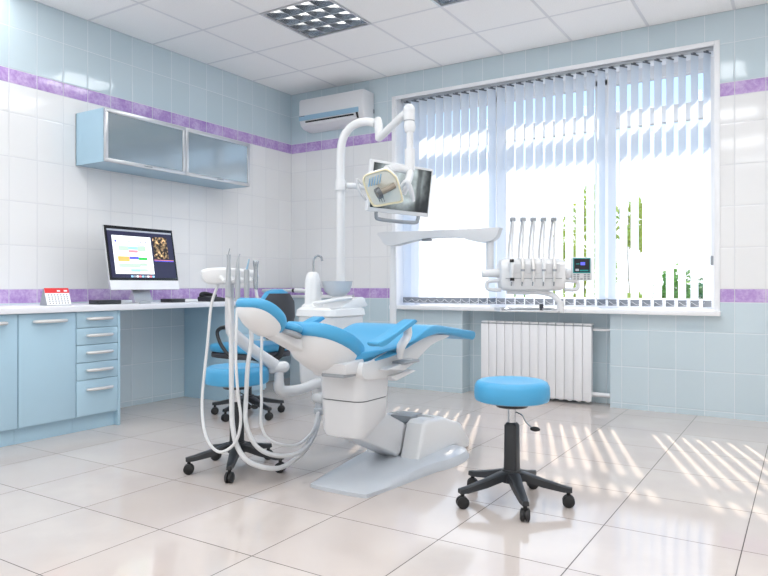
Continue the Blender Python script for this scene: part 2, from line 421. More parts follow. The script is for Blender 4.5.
# ------------------------------------------------------------------ outdoors
struct('ground', MB().box(-40, 40, 0.51, 60, -1.6, -1.5), M['grey_ground'])
def tree(name, label, cat, loc, h, rad, lm, n, trunk=0.8, group=None):
    t_ = thing(name, label, cat, loc, 0, group)
    tb = MB(); tb.tube([(0, 0, 0), (0.04, 0.02, h*0.35), (-0.03, 0.05, h*0.7), (0, 0, h*0.9)], [0.035*rad, 0.03*rad, 0.02*rad, 0.01*rad], 8, 3)
    for k in range(5):
        a = k*1.26; z0 = h*(0.3+0.1*k); tb.tube([(0, 0, z0), (rad*.4*math.cos(a), rad*.4*math.sin(a), z0+h*.1), (rad*.8*math.cos(a), rad*.8*math.sin(a), z0+h*.16)], [0.012*rad, 0.01*rad, 0.006*rad], 6)
    tb.build('trunk', M['bark'], t_)
    lb = MB()
    cl = [(random.uniform(-.55, .55)*rad, random.uniform(-.55, .55)*rad, h*random.uniform(0.25*trunk, 0.9), rad*random.uniform(.35, .6)) for _ in range(14)]
    for _ in range(n):
        cx, cy, cz, cr = random.choice(cl)
        d = Vector((random.gauss(0, 1), random.gauss(0, 1), random.gauss(0, 1))).normalized()*cr*random.uniform(.5, 1)
        p = Vector((cx, cy, max(0.05, cz))) + d
        if p.z < 0.03: p.z = 0.03
        a = Vector((random.gauss(0, 1), random.gauss(0, 1), random.gauss(0, 1))).normalized()*0.07
        c_ = a.orthogonal().normalized()*0.035
        vs = [lb.b.verts.new(q) for q in (p-a, p+c_, p+a, p-c_)]; lb.b.faces.new(vs)
    lb.build('foliage', lm, t_)
tree('leafy_tree', 'yellow green tree outside, seen through the blind beside the middle window post', 'tree', (0.75, 8.3, -1.5), 4.6, 1.05, M['leafy'], 3000)
tree('leafy_tree', 'slender yellow green tree outside, seen just right of the second window post', 'tree', (2.21, 5.77, -1.5), 4.2, 0.34, M['leafy'], 1100)
tree('green_shrub', 'low green shrub outside, seen low through the right window panes', 'shrub', (2.25, 9.0, -1.5), 2.9, 0.7, M['leafg'], 1800)
tree('green_shrub', 'dull green shrub outside near the right end of the window', 'shrub', (2.81, 11.9, -1.5), 2.9, 0.68, M['leafd'], 1600)
tree('green_shrub', 'low green shrub outside, seen behind the hanging handpieces', 'shrub', (-2.05, 12.1, -1.5), 3.3, 0.7, M['leafg'], 1500)

# ------------------------------------------------------------------ ceiling lights
def make_light():
    t_ = thing('ceiling_light', 'x', 'ceiling light', (0, 0, 3.0))
    hb = MB(); w = 0.296
    hb.box(-w, w, -w, w, 0.115, 0.12).box(-w, -w+.006, -w, w, -.004, .118).box(w-.006, w, -w, w, -.004, .118).box(-w, w, -w, -w+.006, -.004, .118).box(-w, w, w-.006, w, -.004, .118)
    hb.build('housing', M['pvc'], t_)
    fr = MB(); f = 0.302
    fr.box(-f, f, -f, -f+.016, -.006, 0.0).box(-f, f, f-.016, f, -.006, 0.0).box(-f, -f+.016, -f+.016, f-.016, -.006, 0.0).box(f-.016, f, -f+.016, f-.016, -.006, 0.0)
    fr.build('frame', M['alu'], t_)
    for k in range(5):        # parabolic louvre blades, both ways
        c = -w+.02+(2*w-.04)*k/4
        MB().prism([(c-.011, 0.052), (c+.011, 0.052), (c+.002, 0.0), (c-.002, 0.0)], 'x', -w+.008, w-.008).build('louvre_blade', M['mirror'], t_)
    for k in range(5):
        c = -w+.02+(2*w-.04)*k/4
        MB().prism([(c-.007, 0.050), (c+.007, 0.050), (c+.0015, 0.004), (c-.0015, 0.004)], 'y', -w+.008, w-.008).build('louvre_blade', M['mirror'], t_)
    for k in range(4):
        c = -w+.02+(2*w-.04)*(k+.5)/4
        MB().tube([(c, -w+.03, .085), (c, w-.03, .085)], 0.013, 10).build('tube', M['tube'], t_)
    return t_
lights_at = [((i+.5)*.6, (j+.5)*.6) for i, j in lamp_cells]
first = make_light()
llabels = ['square louvred ceiling light with mirrored grid above the dental chair, whole in view', 'square louvred ceiling light cut by the upper edge of the picture']
for k, (x, y) in enumerate(lights_at):
    o = first if k == 0 else copy_tree(first)
    o.location = (x, y, 3.0); o['group'] = 'recessed louvre ceiling lights'
    o['label'] = llabels[k] if k < 2 else 'square louvred ceiling light outside the picture, unseen and kept to light the room'
    la = bpy.data.lights.new('lamp_light', 'AREA'); la.shape = 'SQUARE'; la.size = 0.54; la.energy = LAMP_POWER; la.color = (0.96, 0.985, 1.0)
    lo = bpy.data.objects.new('lamp_light', la); COL.objects.link(lo); lo.parent = o; lo.location = (0, 0, -0.012)

# ------------------------------------------------------------------ vertical blind
vb = thing('vertical_blind', 'white vertical blind with turned slats covering the whole wide window', 'blind', (0, 0, 0))
MB().box(WX0+.008, WX1-.008, 0.085, 0.140, 2.768, 2.792, 0.003).build('headrail', M['alu'], vb)
pitch = 0.0882; ang = R(31)
ch = MB()
for k in range(31):
    x = 1.358+k*pitch
    r_ = Matrix.Translation((x, 0.112, 0)) @ Matrix.Rotation(-ang, 4, 'Z')
    # slat runs along local y, slightly cupped
    sb = MB(); n = 7; rows = []
    for z in (0.862, 2.752):
        rows.append([sb.b.verts.new(r_ @ Vector((0.004*(1-(2*i/(n-1)-1)**2), -0.043+0.086*i/(n-1), z))) for i in range(n)])
    for i in range(n-1): sb.b.faces.new((rows[0][i], rows[0][i+1], rows[1][i+1], rows[1][i]))
    s_ = sb.build('slat', M['slat'], vb)
    MB().box(-0.0025, 0.0055, -0.045, 0.045, 0.812, 0.864, 0.002, m=r_).build('slat_weight', M['weight'], s_)
    hk = MB(); hk.box(-0.003, 0.006, -0.04, 0.04, 2.748, 2.760, 0.002, m=r_).box(-0.005, 0.005, -0.012, 0.012, 2.758, 2.769, m=r_)
    hk.build('slat_hanger', M['weight'], s_)
    if k < 30:
        a = r_ @ Vector((0.008, -0.04, 0.848)); b_ = a + Vector((pitch, 0, 0)); mid = (a+b_)/2 - Vector((0, 0, 0.026))
        ch.tube([a, mid, b_], 0.0014, 6, 4)
        a = r_ @ Vector((0.008, 0.04, 0.848)); b_ = a + Vector((pitch, 0, 0)); mid = (a+b_)/2 - Vector((0, 0, 0.026))
        ch.tube([a, mid, b_], 0.0014, 6, 4)
ch.build('bottom_chain', M['pvc'], vb)
MB().tube([(3.275, 0.07, 2.70), (3.275, 0.068, 2.35)], 0.004, 8).build('wand', M['pvc'], vb)
tb = MB(); tb.tube([(4.052, 0.03, 2.70), (4.052, 0.03, 1.15)], 0.003, 6); tb.tube([(4.040, 0.03, 2.70), (4.040, 0.03, 1.15)], 0.003, 6); tb.build('control_chain', M['pvc'], vb)
MB().box(4.036, 4.058, 0.018, 0.036, 1.13, 1.20, 0.004).build('chain_tensioner', M['plasticdk'], vb)

# ------------------------------------------------------------------ radiator
rd = thing('radiator', 'white sectional radiator in the tiled recess below the window', 'radiator', (0, 0, 0))
for k in range(13):
    x = 2.185+k*0.0752
    sb = MB()
    sb.box(x+0.0015, x+0.0737, -0.005, 0.012, 0.030, 0.640, 0.004)
    sb.box(x+0.010, x+0.065, 0.012, 0.085, 0.08, 0.648, 0.006)
    sb.box(x+0.006, x+0.0735, -0.004, 0.085, 0.650, 0.664, 0.004)
    sb.tube([(x+0.001, 0.045, 0.085), (x+0.0742, 0.045, 0.085)], 0.022, 12)
    sb.ball((x+0.037, 0.03, 0.033), 0.026, (1, .9, .7), 12)
    sb.build('section', M['rad'], rd)
pb = MB(); pb.tube([(3.162, 0.045, 0.615), (3.24, 0.045, 0.615), (3.30, 0.05, 0.615), (3.325, 0.05, 0.615)], 0.011, 10, 2); pb.build('pipe', M['rad'], rd)
pb = MB(); pb.tube([(3.162, 0.045, 0.085), (3.325, 0.05, 0.085)], 0.018, 10); pb.build('pipe', M['rad'], rd)
MB().box(2.19, 3.158, -0.002, 0.01, 0.641, 0.6495).build('top_gap_shade', M['plasticdk'], rd)  # dark strip paints the shade in the gap below the caps
for x in (2.3, 3.02):
    MB().box(x, x+0.03, 0.08, 0.162, 0.5, 0.54, 0.003).build('bracket', M['rad'], rd)

# ------------------------------------------------------------------ air conditioner
ac = thing('air_conditioner', 'white wall air conditioner with pale blue stripe high in the corner', 'air conditioner', (0, 0, 0))
prof = [(0.0, 2.560), (0.0, 2.868), (-0.165, 2.868), (-0.19, 2.862), (-0.203, 2.845), (-0.207, 2.72), (-0.200, 2.655), (-0.180, 2.600), (-0.130, 2.572), (-0.05, 2.560)]
MB().prism(prof, 'x', 0.262, 1.056, 0.022, 4).build('body', M['acw'], ac)
MB().prism([(-0.2085, 2.695), (-0.2040, 2.648), (-0.1980, 2.648), (-0.2030, 2.695)], 'x', 0.270, 1.000).build('stripe', M['acblue'], ac)
sb = MB(); sb.prism([(-0.196, 2.622), (-0.204, 2.634), (-0.199, 2.638), (-0.190, 2.625)], 'x', 0.35, 0.94); sb.build('air_slot', M['dark'], ac)
MB().prism([(-0.190, 2.604), (-0.198, 2.622), (-0.192, 2.622), (-0.184, 2.606)], 'x', 0.36, 0.93).build('louvre', M['acw'], ac)
sb = MB(); sb.prism([(-0.181, 2.594), (-0.205, 2.645), (-0.199, 2.648), (-0.175, 2.597)], 'x', 0.968, 0.990); sb.build('side_slot', M['dark'], ac)
MB().box(0.275, 0.345, -0.2086, -0.2045, 2.688, 2.694).build('label_mark', M['ink'], ac)
MB().box(1.055, 1.062, -0.03, -0.012, 2.66, 2.70, 0.002).build('side_clip', M['plasticdk'], ac)

# ------------------------------------------------------------------ wall cabinet
wc = thing('wall_cabinet', 'pale blue wall cabinet with two frosted glass doors on the tiled wall', 'wall cabinet', (0, 0, 0))
cbm = MB(); y0, y1, z0, z1 = -2.50, -1.00, 1.878, 2.268
cbm.box(0.0, 0.008, y0, y1, z0, z1).box(0.0, 0.33, y0, y0+.018, z0, z1).box(0.0, 0.33, y1-.018, y1, z0, z1).box(0.0, 0.33, y0+.018, y1-.018, z0, z0+.018).box(0, .33, y0+.018, y1-.018, z1-.018, z1).box(0, .33, -1.757, -1.739, z0+.018, z1-.018)
cbm.build('body', M['cabside'], wc)
for a, b_ in ((y0+.001, -1.750), (-1.746, y1-.001)):
    d = MB(); w = 0.028
    d.box(.331, .350, a, b_, z0+.001, z0+w, .002).box(.331, .350, a, b_, z1-w, z1-.001, .002).box(.331, .350, a, a+w, z0+w, z1-w, .002).box(.331, .350, b_-w, b_, z0+w, z1-w, .002)
    do = d.build('door', M['alu'], wc)
    MB().box(.337, .343, a+w-.004, b_-w+.004, z0+w-.004, z1-w+.004).build('glass', M['frost'], do)
    c = (a+b_)/2
    MB().box(.350, .362, c-.035, c+.035, z0+.012, z0+.018, .002).build('handle', M['steel'], do)

# ------------------------------------------------------------------ base units and worktop
def bar_handle(mb, x, ya, yb, z):
    mb.tube([(x+.004, ya+.006, z), (x+.022, ya+.012, z), (x+.030, ya+.05, z), (x+.031, (ya+yb)/2, z), (x+.030, yb-.05, z), (x+.022, yb-.012, z), (x+.004, yb-.006, z)], [.008, .010, .0115, .0115, .0115, .010, .008], 8, 3)
def base_unit(name, label, ya, yb, doors, group=None, zk=0.105):
    t_ = thing(name, label, 'cabinet', (0, 0, 0), 0, group)
    c = MB(); c.box(0.003, 0.545, ya+.001, yb-.001, zk-.012, 0.804); c.box(0.003, 0.520, ya+.001, yb-.001, 0.0, zk-.012)
    c.build('body', M['cab'], t_)
    if doors == 'door':
        d = MB().box(.546, .565, ya+.003, yb-.003, zk, 0.800, .002).build('door', M['cab'], t_)
        h = MB(); bar_handle(h, .565, ya+.09, yb-.07, 0.752); h.build('handle', M['silver'], d)
    else:
        for za, zb in doors:
            d = MB().box(.546, .565, ya+.003, yb-.003, za+.002, zb-.002, .002).build('drawer', M['cab'], t_)
            h = MB(); zc = (za+zb)/2 if zb-za < .2 else zb-.07
            bar_handle(h, .565, ya+.07, yb-.05, zc+.006); h.build('handle', M['silver'], d)
    return t_
base_unit('base_cabinet', 'pale blue base cabinet with one door, cut by the left edge of the picture', -3.645, -3.255, 'door', 'base cabinets under the worktop')
base_unit('base_cabinet', 'pale blue one-door base cabinet beside the stack of drawers, whole in view', -3.255, -2.868, 'door', 'base cabinets under the worktop')
du = base_unit('drawer_unit', 'pale blue base unit with five drawers and bar handles, at the knee space', -2.868, -2.548,
               [(0.694, .804), (.580, .694), (.462, .580), (.345, .462), (.105, .345)])
MB().box(0.003, 0.565, -2.548, -2.530, 0.0, 0.804, .001).build('end_panel', M['cab'], du)
base_unit('base_cabinet', 'pale blue base cabinet outside the picture on the left', -4.045, -3.645, 'door', 'base cabinets under the worktop')
ped = base_unit('drawer_pedestal', 'blue drawer pedestal at the far end of the worktop behind the round stool', -1.46, -1.02, [(.56, .80), (.30, .56), (.06, .30)], None, .06)
wt = tag(MB().box(0.002, 0.60, -4.05, -1.0, 0.805, 0.845, 0.004).build('worktop', M['top']), 'long white worktop along the left wall over the blue units', 'worktop')

# utility cabinet near the corner
uc = thing('side_cabinet', 'blue cabinet in painted grey shade with white top standing in the far corner behind the office chair', 'cabinet', (0, 0, 0))
cb2 = MB(); cb2.loft([rrect(.64, -.29, .20, .27, .015, 0.0), rrect(.64, -.29, .175, .26, .015, 0.86)]); cb2.build('body', M['shadeblue'], uc)
MB().box(.45, .83, -.57, -.02, .86, .885, .006).build('top', M['plastic'], uc)
rb = MB(); rb.tube([(.14, -.60, .925), (.52, -.60, .93)], .016, 12); rb.build('rail', M['plastic2'], uc)
rb = MB(); rb.tube([(.52, -.60, .93), (.545, -.60, .93)], .019, 12); rb.build('rail_collar', M['dark'], uc)
rb = MB(); rb.tube([(.545, -.60, .932), (.60, -.59, .93), (.80, -.50, .905)], [.022, .022, .012], 12); rb.tube([(.74, -.54, .914), (.74, -.54, .88)], .01, 8); rb.build('rail_arm', M['plastic'], uc)

# ------------------------------------------------------------------ things on the worktop
WT = 0.845
# computer: facing +X, leaning back 10.6 degrees
im = thing('desktop_computer', 'slim all-in-one computer with white chin and lit screen on the worktop', 'computer', (0.40, -2.209, 0))
def IM(): return Matrix.Translation((0, 0, 1.182)) @ Matrix.Rotation(R(90.5), 4, 'Z') @ Matrix.Rotation(R(-10.6), 4, 'X')
w, h = .625/2, .479/2
# rotate so that its local -y faces +x
m_ = IM()
MB().box(-w, w, 0.0, 0.018, -h, h, 0.006, 3, m=m_).box(-w*.5, w*.5, .016, .04, -h*.55, h*.5, .02, 3, m=m_).build('housing', M['alu'], im)
MB().box(-w+.002, w-.002, -0.003, 0.001, -h+.071, h-.002, .001, 1, m=m_).build('bezel', M['s_black'], im)
MB().box(-w+.001, w-.001, -0.003, 0.001, -h+.001, -h+.070, .001, 1, m=m_).build('chin', M['pvc'], im)
sc = MB().box(-w+.020, w-.020, -0.005, -0.002, -h+.090, h-.026, m=m_).build('screen', M['s_dark'], im)
def patch(x0, x1, z0, z1, mt, d=-.0056, nm='screen_tile'): MB().box(x0, x1, d, -.004, z0, z1, m=m_).build(nm, mt, sc)
patch(-w+.020, w-.020, h-.040, h-.027, M['s_gy'], nm='menu_bar')
patch(-.258, .086, -.122, .166, M['s_white'], nm='window_page')
P2 = -.0064
patch(-.225, -.125, -0.0286, 0.0094, M['s_or'], P2); patch(-.125, -.045, -0.0107, 0.0094, M['s_bl'], P2); patch(-.045, .035, -0.0152, 0.005, M['s_gr'], P2)
patch(-.125, -.045, 0.0408, 0.0587, M['s_pk'], P2); patch(-.210, -.125, 0.052, 0.0878, M['s_lg'], P2); patch(-.125, -.045, 0.0632, 0.0856, M['s_lb'], P2); patch(-.045, .030, 0.052, 0.0923, M['s_lg'], P2)
patch(-.225, -.035, -0.0734, -0.0443, M['s_lg'], P2); patch(-.035, .030, -0.06, -0.0376, M['s_lg'], P2); patch(-.125, -.045, -0.1048, -0.0846, M['s_lb'], P2); patch(-.225, -.140, -0.1003, -0.0869, M['s_lg'], P2); patch(-.045, .03, -0.1026, -0.0824, M['s_lg'], P2)
patch(-.236, .02, 0.0946, 0.099, M['s_gy'], P2); patch(-.238, -.222, 0.1147, 0.1326, M['s_bl'], P2)
for k in range(4): patch(-.12+.05*k, -.105+.05*k, 0.117, 0.1282, M['s_gy'], P2)
patch(.105, .240, .0, .172, M['skull'], P2, 'scan_view')
patch(.100, .285, -.012, -.008, M['s_pk'], P2); patch(.100, .285, -.020, -.015, M['s_bl'], P2)
for k in range(9): patch(-.13+.024*k, -.111+.024*k, -.147, -.133, [M['s_lb'], M['s_gy'], M['s_white'], M['s_pk']][k % 4], P2)
st = MB(); st.prism([(-.055, .848), (.02, .848), (-.02, .93), (-.036, 1.14), (-.046, 1.14), (-.038, .93), (-.075, .852)], 'y', -.08, .08, .002, 1)
st.box(-.10, .08, -.085, .085, .8455, .852, .002); st.build('stand', M['alu'], im)

# desk calendar
dc = thing('desk_calendar', 'small tent desk calendar with red header on the worktop', 'calendar', (0.385, -2.90, WT), R(-2))
MB().prism([(-.045, 0.0), (.045, 0.0), (.042, .004), (.002, .112), (-.002, .112), (-.042, .004)], 'y', -.085, .085).build('stand', M['plasticdk'], dc)
th = math.atan2(.108, .040); pm = Matrix.Translation((.046, 0, .004)) @ Matrix.Rotation(-(PI/2-th), 4, 'Y')
MB().box(0, .0025, -.084, .084, 0, .118, m=pm).build('page', M['paper'], dc)
hd = MB().box(.0015, .0034, -.084, .084, .083, .118, m=pm).build('header', M['red'], dc)
MB().box(.003, .004, .0, .022, .092, .103, m=pm).box(.003, .004, .048, .072, .092, .103, m=pm).build('header_print', M['paper'], hd)
pr_ = MB()
for r_ in range(5):
    for c in range(7):
        pr_.box(.002, .0031, -.066+c*.021, -.058+c*.021, .066-r_*.0145, .073-r_*.0145, m=pm)
pr_.build('date_print', M['ink'], dc)

def slab(name, label, cat, x, y, rz, parts):
    t_ = thing(name, label, cat, (x, y, WT), rz)
    for nm, b_, mt, bev in parts: MB().box(*b_, bev).build(nm, M[mt], t_)
    return t_
slab('storage_drive', 'flat black and silver box on the worktop left of the computer stand', 'drive', .43, -2.505, 0, [('body', (-.06, .06, -.14, .04, 0, .030), 'black', .004), ('silver_end', (-.058, .058, .04, .135, 0, .028), 'alu', .004)])
ms = thing('computer_mouse', 'low grey mouse on the worktop in front of the computer stand', 'mouse', (.525, -2.29, WT))
MB().lathe([(0, 0), (.045, 0), (.047, .006), (.036, .017), (.015, .021), (0, .022)], (0, 0, 0), 20, Matrix.Diagonal((.75, 1.1, 1, 1))).build('body', M['plasticdk'], ms)
slab('document_tray', 'flat black case on the worktop right of the computer', 'case', .40, -1.96, 0, [('body', (-.07, .07, -.03, .10, 0, .028), 'black', .004)])
kp = thing('white_remote', 'small white rounded device between the black case and the phone', 'device', (.42, -1.80, WT))
MB().box(-.05, .05, -.075, .075, 0, .024, .01, 3).build('body', M['plastic'], kp)
MB().box(-.035, .0, -.05, .05, .024, .027, .001).build('button_panel', M['plasticdk'], kp)
ph = thing('desk_phone', 'black desk phone at the far end of the worktop', 'telephone', (.40, -1.50, WT))
MB().prism([(-.10, 0), (.15, 0), (.15, .010), (.02, .034), (-.07, .046), (-.10, .036)], 'x', -.08, .08, .008).build('base', M['black'], ph)
hs = MB(); hs.tube([(-.05, -.085, .040), (-.05, -.08, .056), (-.045, -.05, .064), (-.03, .01, .052), (-.02, .05, .040)], [.016, .021, .018, .016, .018], 10, 3); hs.build('handset', M['rubber'], ph)
MB().box(.0, .06, -.01, .10, .028, .033, m=Matrix.Rotation(R(-16), 4, 'X')).build('keypad', M['charcoal'], ph)

# ------------------------------------------------------------------ round stools
def five_star(parent, base_ang, r, hub_z0, hub_z1, end_z, mt, rw=.027, hub_r=.05):
    hb = MB().lathe([(0, hub_z0), (hub_r, hub_z0), (hub_r*1.05, hub_z0+.02), (hub_r*.85, hub_z1), (0, hub_z1)], n=20); hb.build('hub', mt, parent)
    for k in range(5):
        a = base_ang+k*2*PI/5; c, s = math.cos(a), math.sin(a); m = Matrix.Rotation(a, 4, 'Z')
        rings = []
        for t_, zt, zb, w in ((.02, hub_z1-.005, hub_z0+.005, .028), (.06, hub_z1-.010, hub_z0+.010, .029), (.55*r, (hub_z1+end_z)/2, (hub_z0+end_z)/2-.006, .023), (.92*r, end_z+.010, end_z-.016, .018), (r+.016, end_z+.004, end_z-.016, .014)):
            q = [(t_, -w, zb), (t_, w, zb), (t_, w*.9, zt-.004), (t_, w*.6, zt), (t_, -w*.6, zt), (t_, -w*.9, zt-.004)]
            rings.append([m @ Vector(p) for p in q])
        MB().loft(rings).build('leg', mt, parent)
        ca = MB(); px, py = r*c, r*s
        sw = -parent.rotation_euler.z+R(122)+(k*37 % 23-11)*.02 if k != 4 else a+R(75)
        wm = Matrix.Translation((px, py, rw)) @ Matrix.Rotation(sw, 4, 'Z') @ Matrix.Rotation(PI/2, 4, 'Y')
        ca.lathe([(0, -.021), (rw*.7, -.021), (rw, -.016), (rw, -.005), (rw*.7, -.003), (rw*.7, .003), (rw, .005), (rw, .016), (rw*.7, .021), (0, .021)], n=18, m=wm)
        ca.tube([(px, py, rw), (px, py, end_z-.005)], .009, 8)
        ca.build('caster', M['rubber'], parent)

def make_stool():
    t_ = thing('round_stool', 'x', 'stool', (0, 0, 0))
    cu = MB(); rs = .168
    cu.lathe([(r_, z_+.02) for r_, z_ in [(0, .438), (rs-.018, .438), (rs-.004, .444), (rs, .456), (rs+.001, .475), (rs-.001, .505), (rs-.010, .523), (rs-.026, .531), (rs-.045, .530), (.08, .524), (0, .522)]], n=48)
    cu.build('seat', M['vinyl'], t_)
    MB().lathe([(0, .430), (.07, .432), (.08, .446), (0, .446)], n=24).build('seat_plate', M['black'], t_)
    MB().lathe([(0, .34), (.019, .34), (.019, .432), (0, .432)], n=20).build('gas_rod', M['chrome'], t_)
    MB().loft([rrect(0, 0, .032, .032, .012, .09), rrect(0, 0, .030, .030, .012, .2), rrect(0, 0, .028, .028, .010, .350), rrect(0, 0, .019, .019, .008, .362)]).build('column', M['black'], t_)
    lv = MB(); lv.tube([(.018, .004, .408), (.045, .01, .395), (.062, .014, .365), (.085, .02, .345)], .003, 6, 4); lo = lv.build('lever', M['steel'], t_)
    MB().ball((.10, .024, .337), .02, (1.2, .7, .55), 12).build('lever_knob', M['rubber'], lo)
    five_star(t_, R(16), .247, .095, .150, .083, M['black'])
    return t_
stool = make_stool(); stool.location = (3.523, -2.672, 0)
tag(stool, 'round blue stool with black star base standing in front of the radiator', 'stool', 'round blue stools')
st2 = copy_tree(stool); st2.location = (2.082, -2.935, 0); st2.rotation_euler = (0, 0, R(2))
st2['label'] = 'round blue stool behind the hanging hoses left of the dental chair'

# ------------------------------------------------------------------ office chair
oc = thing('office_chair', 'blue and black operator chair on castors beside the desk pedestal', 'chair', (1.085, -1.80, 0))
five_star(oc, R(-12), .262, .10, .155, .088, M['black'], .028)
MB().lathe([(0, .14), (.028, .14), (.026, .30), (.018, .31), (.018, .42), (0, .42)], n=20).build('column', M['black'], oc)
MB().prism(spline([(-.18, -.20), (.22, -.22), (.26, 0), (.22, .22), (-.18, .20), (-.21, 0)], 4), 'z', .445, .485, .012).build('seat_pan', M['charcoal'], oc)
MB().prism(spline([(-.19, -.205), (.21, -.225), (.25, 0), (.21, .225), (-.19, .205), (-.225, 0)], 4), 'z', .486, .545, .022).build('seat', M['vinyl'], oc)
def back_ring(x, z, hw, th): return [(x+th*math.cos(a)*.5+.05*(abs(math.sin(a))**2)*-1*.8, hw*math.sin(a), z) for a in [2*PI*k/24 for k in range(24)]]
MB().loft([back_ring(.285, .60, .10, .05), back_ring(.29, .63, .16, .06), back_ring(.30, .74, .20, .065), back_ring(.31, .86, .18, .06), back_ring(.315, .93, .12, .05), back_ring(.315, .95, .05, .03)]).build('backrest', M['vinyl'], oc)
MB().loft([back_ring(.315, .59, .095, .035), back_ring(.322, .63, .155, .04), back_ring(.335, .74, .19, .045), back_ring(.345, .86, .17, .04), back_ring(.348, .92, .11, .03)]).build('back_shell', M['charcoal'], oc)
bb = MB(); bb.tube([(.05, 0, .44), (.20, 0, .43), (.31, 0, .47), (.345, 0, .60), (.35, 0, .72)], .016, 10, 4, 1.6); bb.build('back_bar', M['black'], oc)
for s in (-1, 1):
    ab = MB(); ab.tube([(.10, s*.15, .455), (.10, s*.27, .465), (.02, s*.285, .54), (-.03, s*.285, .63), (-.00, s*.285, .67), (.07, s*.285, .68), (.14, s*.285, .67)], [.014, .014, .013, .013, .014, .017, .014], 10, 5); ab.build('armrest', M['black'], oc)

# ------------------------------------------------------------------ dental chair (long axis along the room's y axis, feet towards the window)
X0 = 2.75
BA, BB, HA, HB = .158, .212, .092, .116
dn = thing('dental_chair', 'reclined blue and white dental chair in the middle of the room', 'dental chair', (0, 0, 0))
# floor plate
half = [(0.130, -2.985), (0.170, -2.94), (.198, -2.73), (.222, -2.50), (.238, -2.40), (.262, -2.32), (.268, -2.16), (.235, -2.03), (.12, -1.99), (.05, -1.985)]
def outline(inset, z): 
    pts = [(2.775+x-inset*(1 if x > .1 else .3), y+(inset if y < -2.9 else (-inset if y > -2.06 else 0))) for x, y in half] + [(2.775-x+inset*(1 if x > .1 else .3), y+(inset if y < -2.9 else (-inset if y > -2.06 else 0))) for x, y in reversed(half)]
    return [(a, b_, z if not callable(z) else z(b_)) for a, b_ in spline(pts, 4)]
zt = lambda y: .030+.030*min(1, max(0, (y+2.99)/.5))
MB().loft([outline(0, 0.0), outline(.0, .018), outline(.012, lambda y: zt(y)*.8), outline(.035, zt), outline(.10, lambda y: zt(y)+.004)]).build('base_plate', M['basegrey'], dn)
# housing: rear block with two cheeks that hold the lifting arm
cheek = [(-2.468, .050), (-2.395, .236), (-2.36, .252), (-2.16, .238), (-1.94, .165), (-1.82, .05), (-1.82, .002), (-1.96, .002), (-2.02, .05)]
MB().prism([(-2.27, .050), (-2.25, .255), (-2.16, .240), (-1.92, .165), (-1.80, .05), (-1.80, .002), (-1.97, .002), (-2.03, .05)], 'x', 2.61, 2.915, .03, 4).build('base_housing', M['plastic'], dn)
MB().prism(cheek, 'x', 2.805, 2.925, .022, 4).build('base_cheek', M['plastic'], dn)
MB().prism(cheek, 'x', 2.590, 2.655, .022, 4).build('base_cheek', M['plastic'], dn)
MB().prism([(-2.875, .245), (-2.46, .060), (-2.36, .10), (-2.33, .19), (-2.39, .232), (-2.645, .345), (-2.76, .40)], 'x', 2.660, 2.800, .018, 3).build('lift_arm', M['plastic2'], dn)
MB().box(2.67, 2.80, -2.33, -2.20, .215, .254, .004).build('housing_recess', M['plasticdk'], dn)
# column body
def cring(x0, x1, y0_, y1_, z, r=.05): return [p for p in rrect((x0+x1)/2, (y0_+y1_)/2, (x1-x0)/2, (y1_-y0_)/2, r, z)]
lowr = cring(2.695, 2.935, -3.015, -2.765, 0)
def slope(ring, dz, base): return [(x, y, base+max(0, (y+2.93))*dz) for x, y, _ in ring]
MB().loft([slope(cring(2.735, 2.895, -2.985, -2.80, 0), .55, .266), slope(cring(2.705, 2.925, -3.01, -2.77, 0), .55, .275), slope(lowr, .4, .30), cring(2.690, 2.937, -3.02, -2.762, .4415)]).build('column_lower', M['plastic2'], dn)
MB().loft([cring(2.693, 2.934, -3.017, -2.765, .4415), cring(2.693, 2.934, -3.017, -2.765, .4475)]).build('column_seam', M['slate'], dn)
MB().loft([cring(2.690, 2.937, -3.02, -2.762, .447), cring(2.686, 2.94, -3.02, -2.755, .52), cring(2.685, 2.942, -3.02, -2.72, .57), cring(2.69, 2.945, -3.01, -2.66, .61)]).build('column_upper', M['plastic2'], dn)
# seat pan under the cushion and cushion (one cushion through to the feet)
MB().prism(spline([(-3.02, .625), (-2.96, .628), (-2.70, .690), (-2.50, .720), (-2.36, .715), (-2.20, .705), (-2.16, .690), (-2.36, .66), (-2.55, .585), (-2.72, .545), (-2.95, .54), (-3.03, .57)], 4), 'x', 2.66, 2.95, .03, 3).build('seat_shell', M['plastic'], dn)
seat_p = [(-3.06, .650), (-3.045, .615), (-3.01, .604), (-2.96, .618), (-2.80, .648), (-2.62, .690), (-2.50, .712), (-2.40, .718), (-2.25, .712), (-1.84, .654), (-1.78, .650), (-1.755, .670), (-1.765, .696), (-1.84, .708), (-2.18, .748), (-2.34, .765), (-2.44, .768), (-2.53, .750), (-2.66, .712), (-2.84, .684), (-2.98, .672), (-3.05, .668)]
def cush(prof, x0, x1, bev, name, parent, taper=None):
    b = MB(); b.prism(prof, 'x', x0, x1, bev, 4)
    if taper:
        for v in b.b.verts: v.co.x = X0+(v.co.x-X0)*taper(v.co.y)
    return b.build(name, M['vinyl'], parent, angle=50)
cush(spline(seat_p, 3), X0-.25, X0+.25, .022, 'seat_cushion', dn, lambda y: (1.0-.52*max(0, min(1, (-2.78-y)/.27))**1.6) if y < -2.45 else 1.0-.28*min(1, (y+2.45)/.5))
# side bracket between back and seat
MB().prism([(-3.13, .628), (-2.98, .640), (-2.96, .60), (-3.00, .575), (-3.12, .582)], 'x', 2.785, 2.925, .008).build('back_hinge', M['plastic2'], dn)
MB().box(2.79, 2.915, -3.125, -3.02, .566, .582, .004).build('hinge_cover', M['plasticdk'], dn)
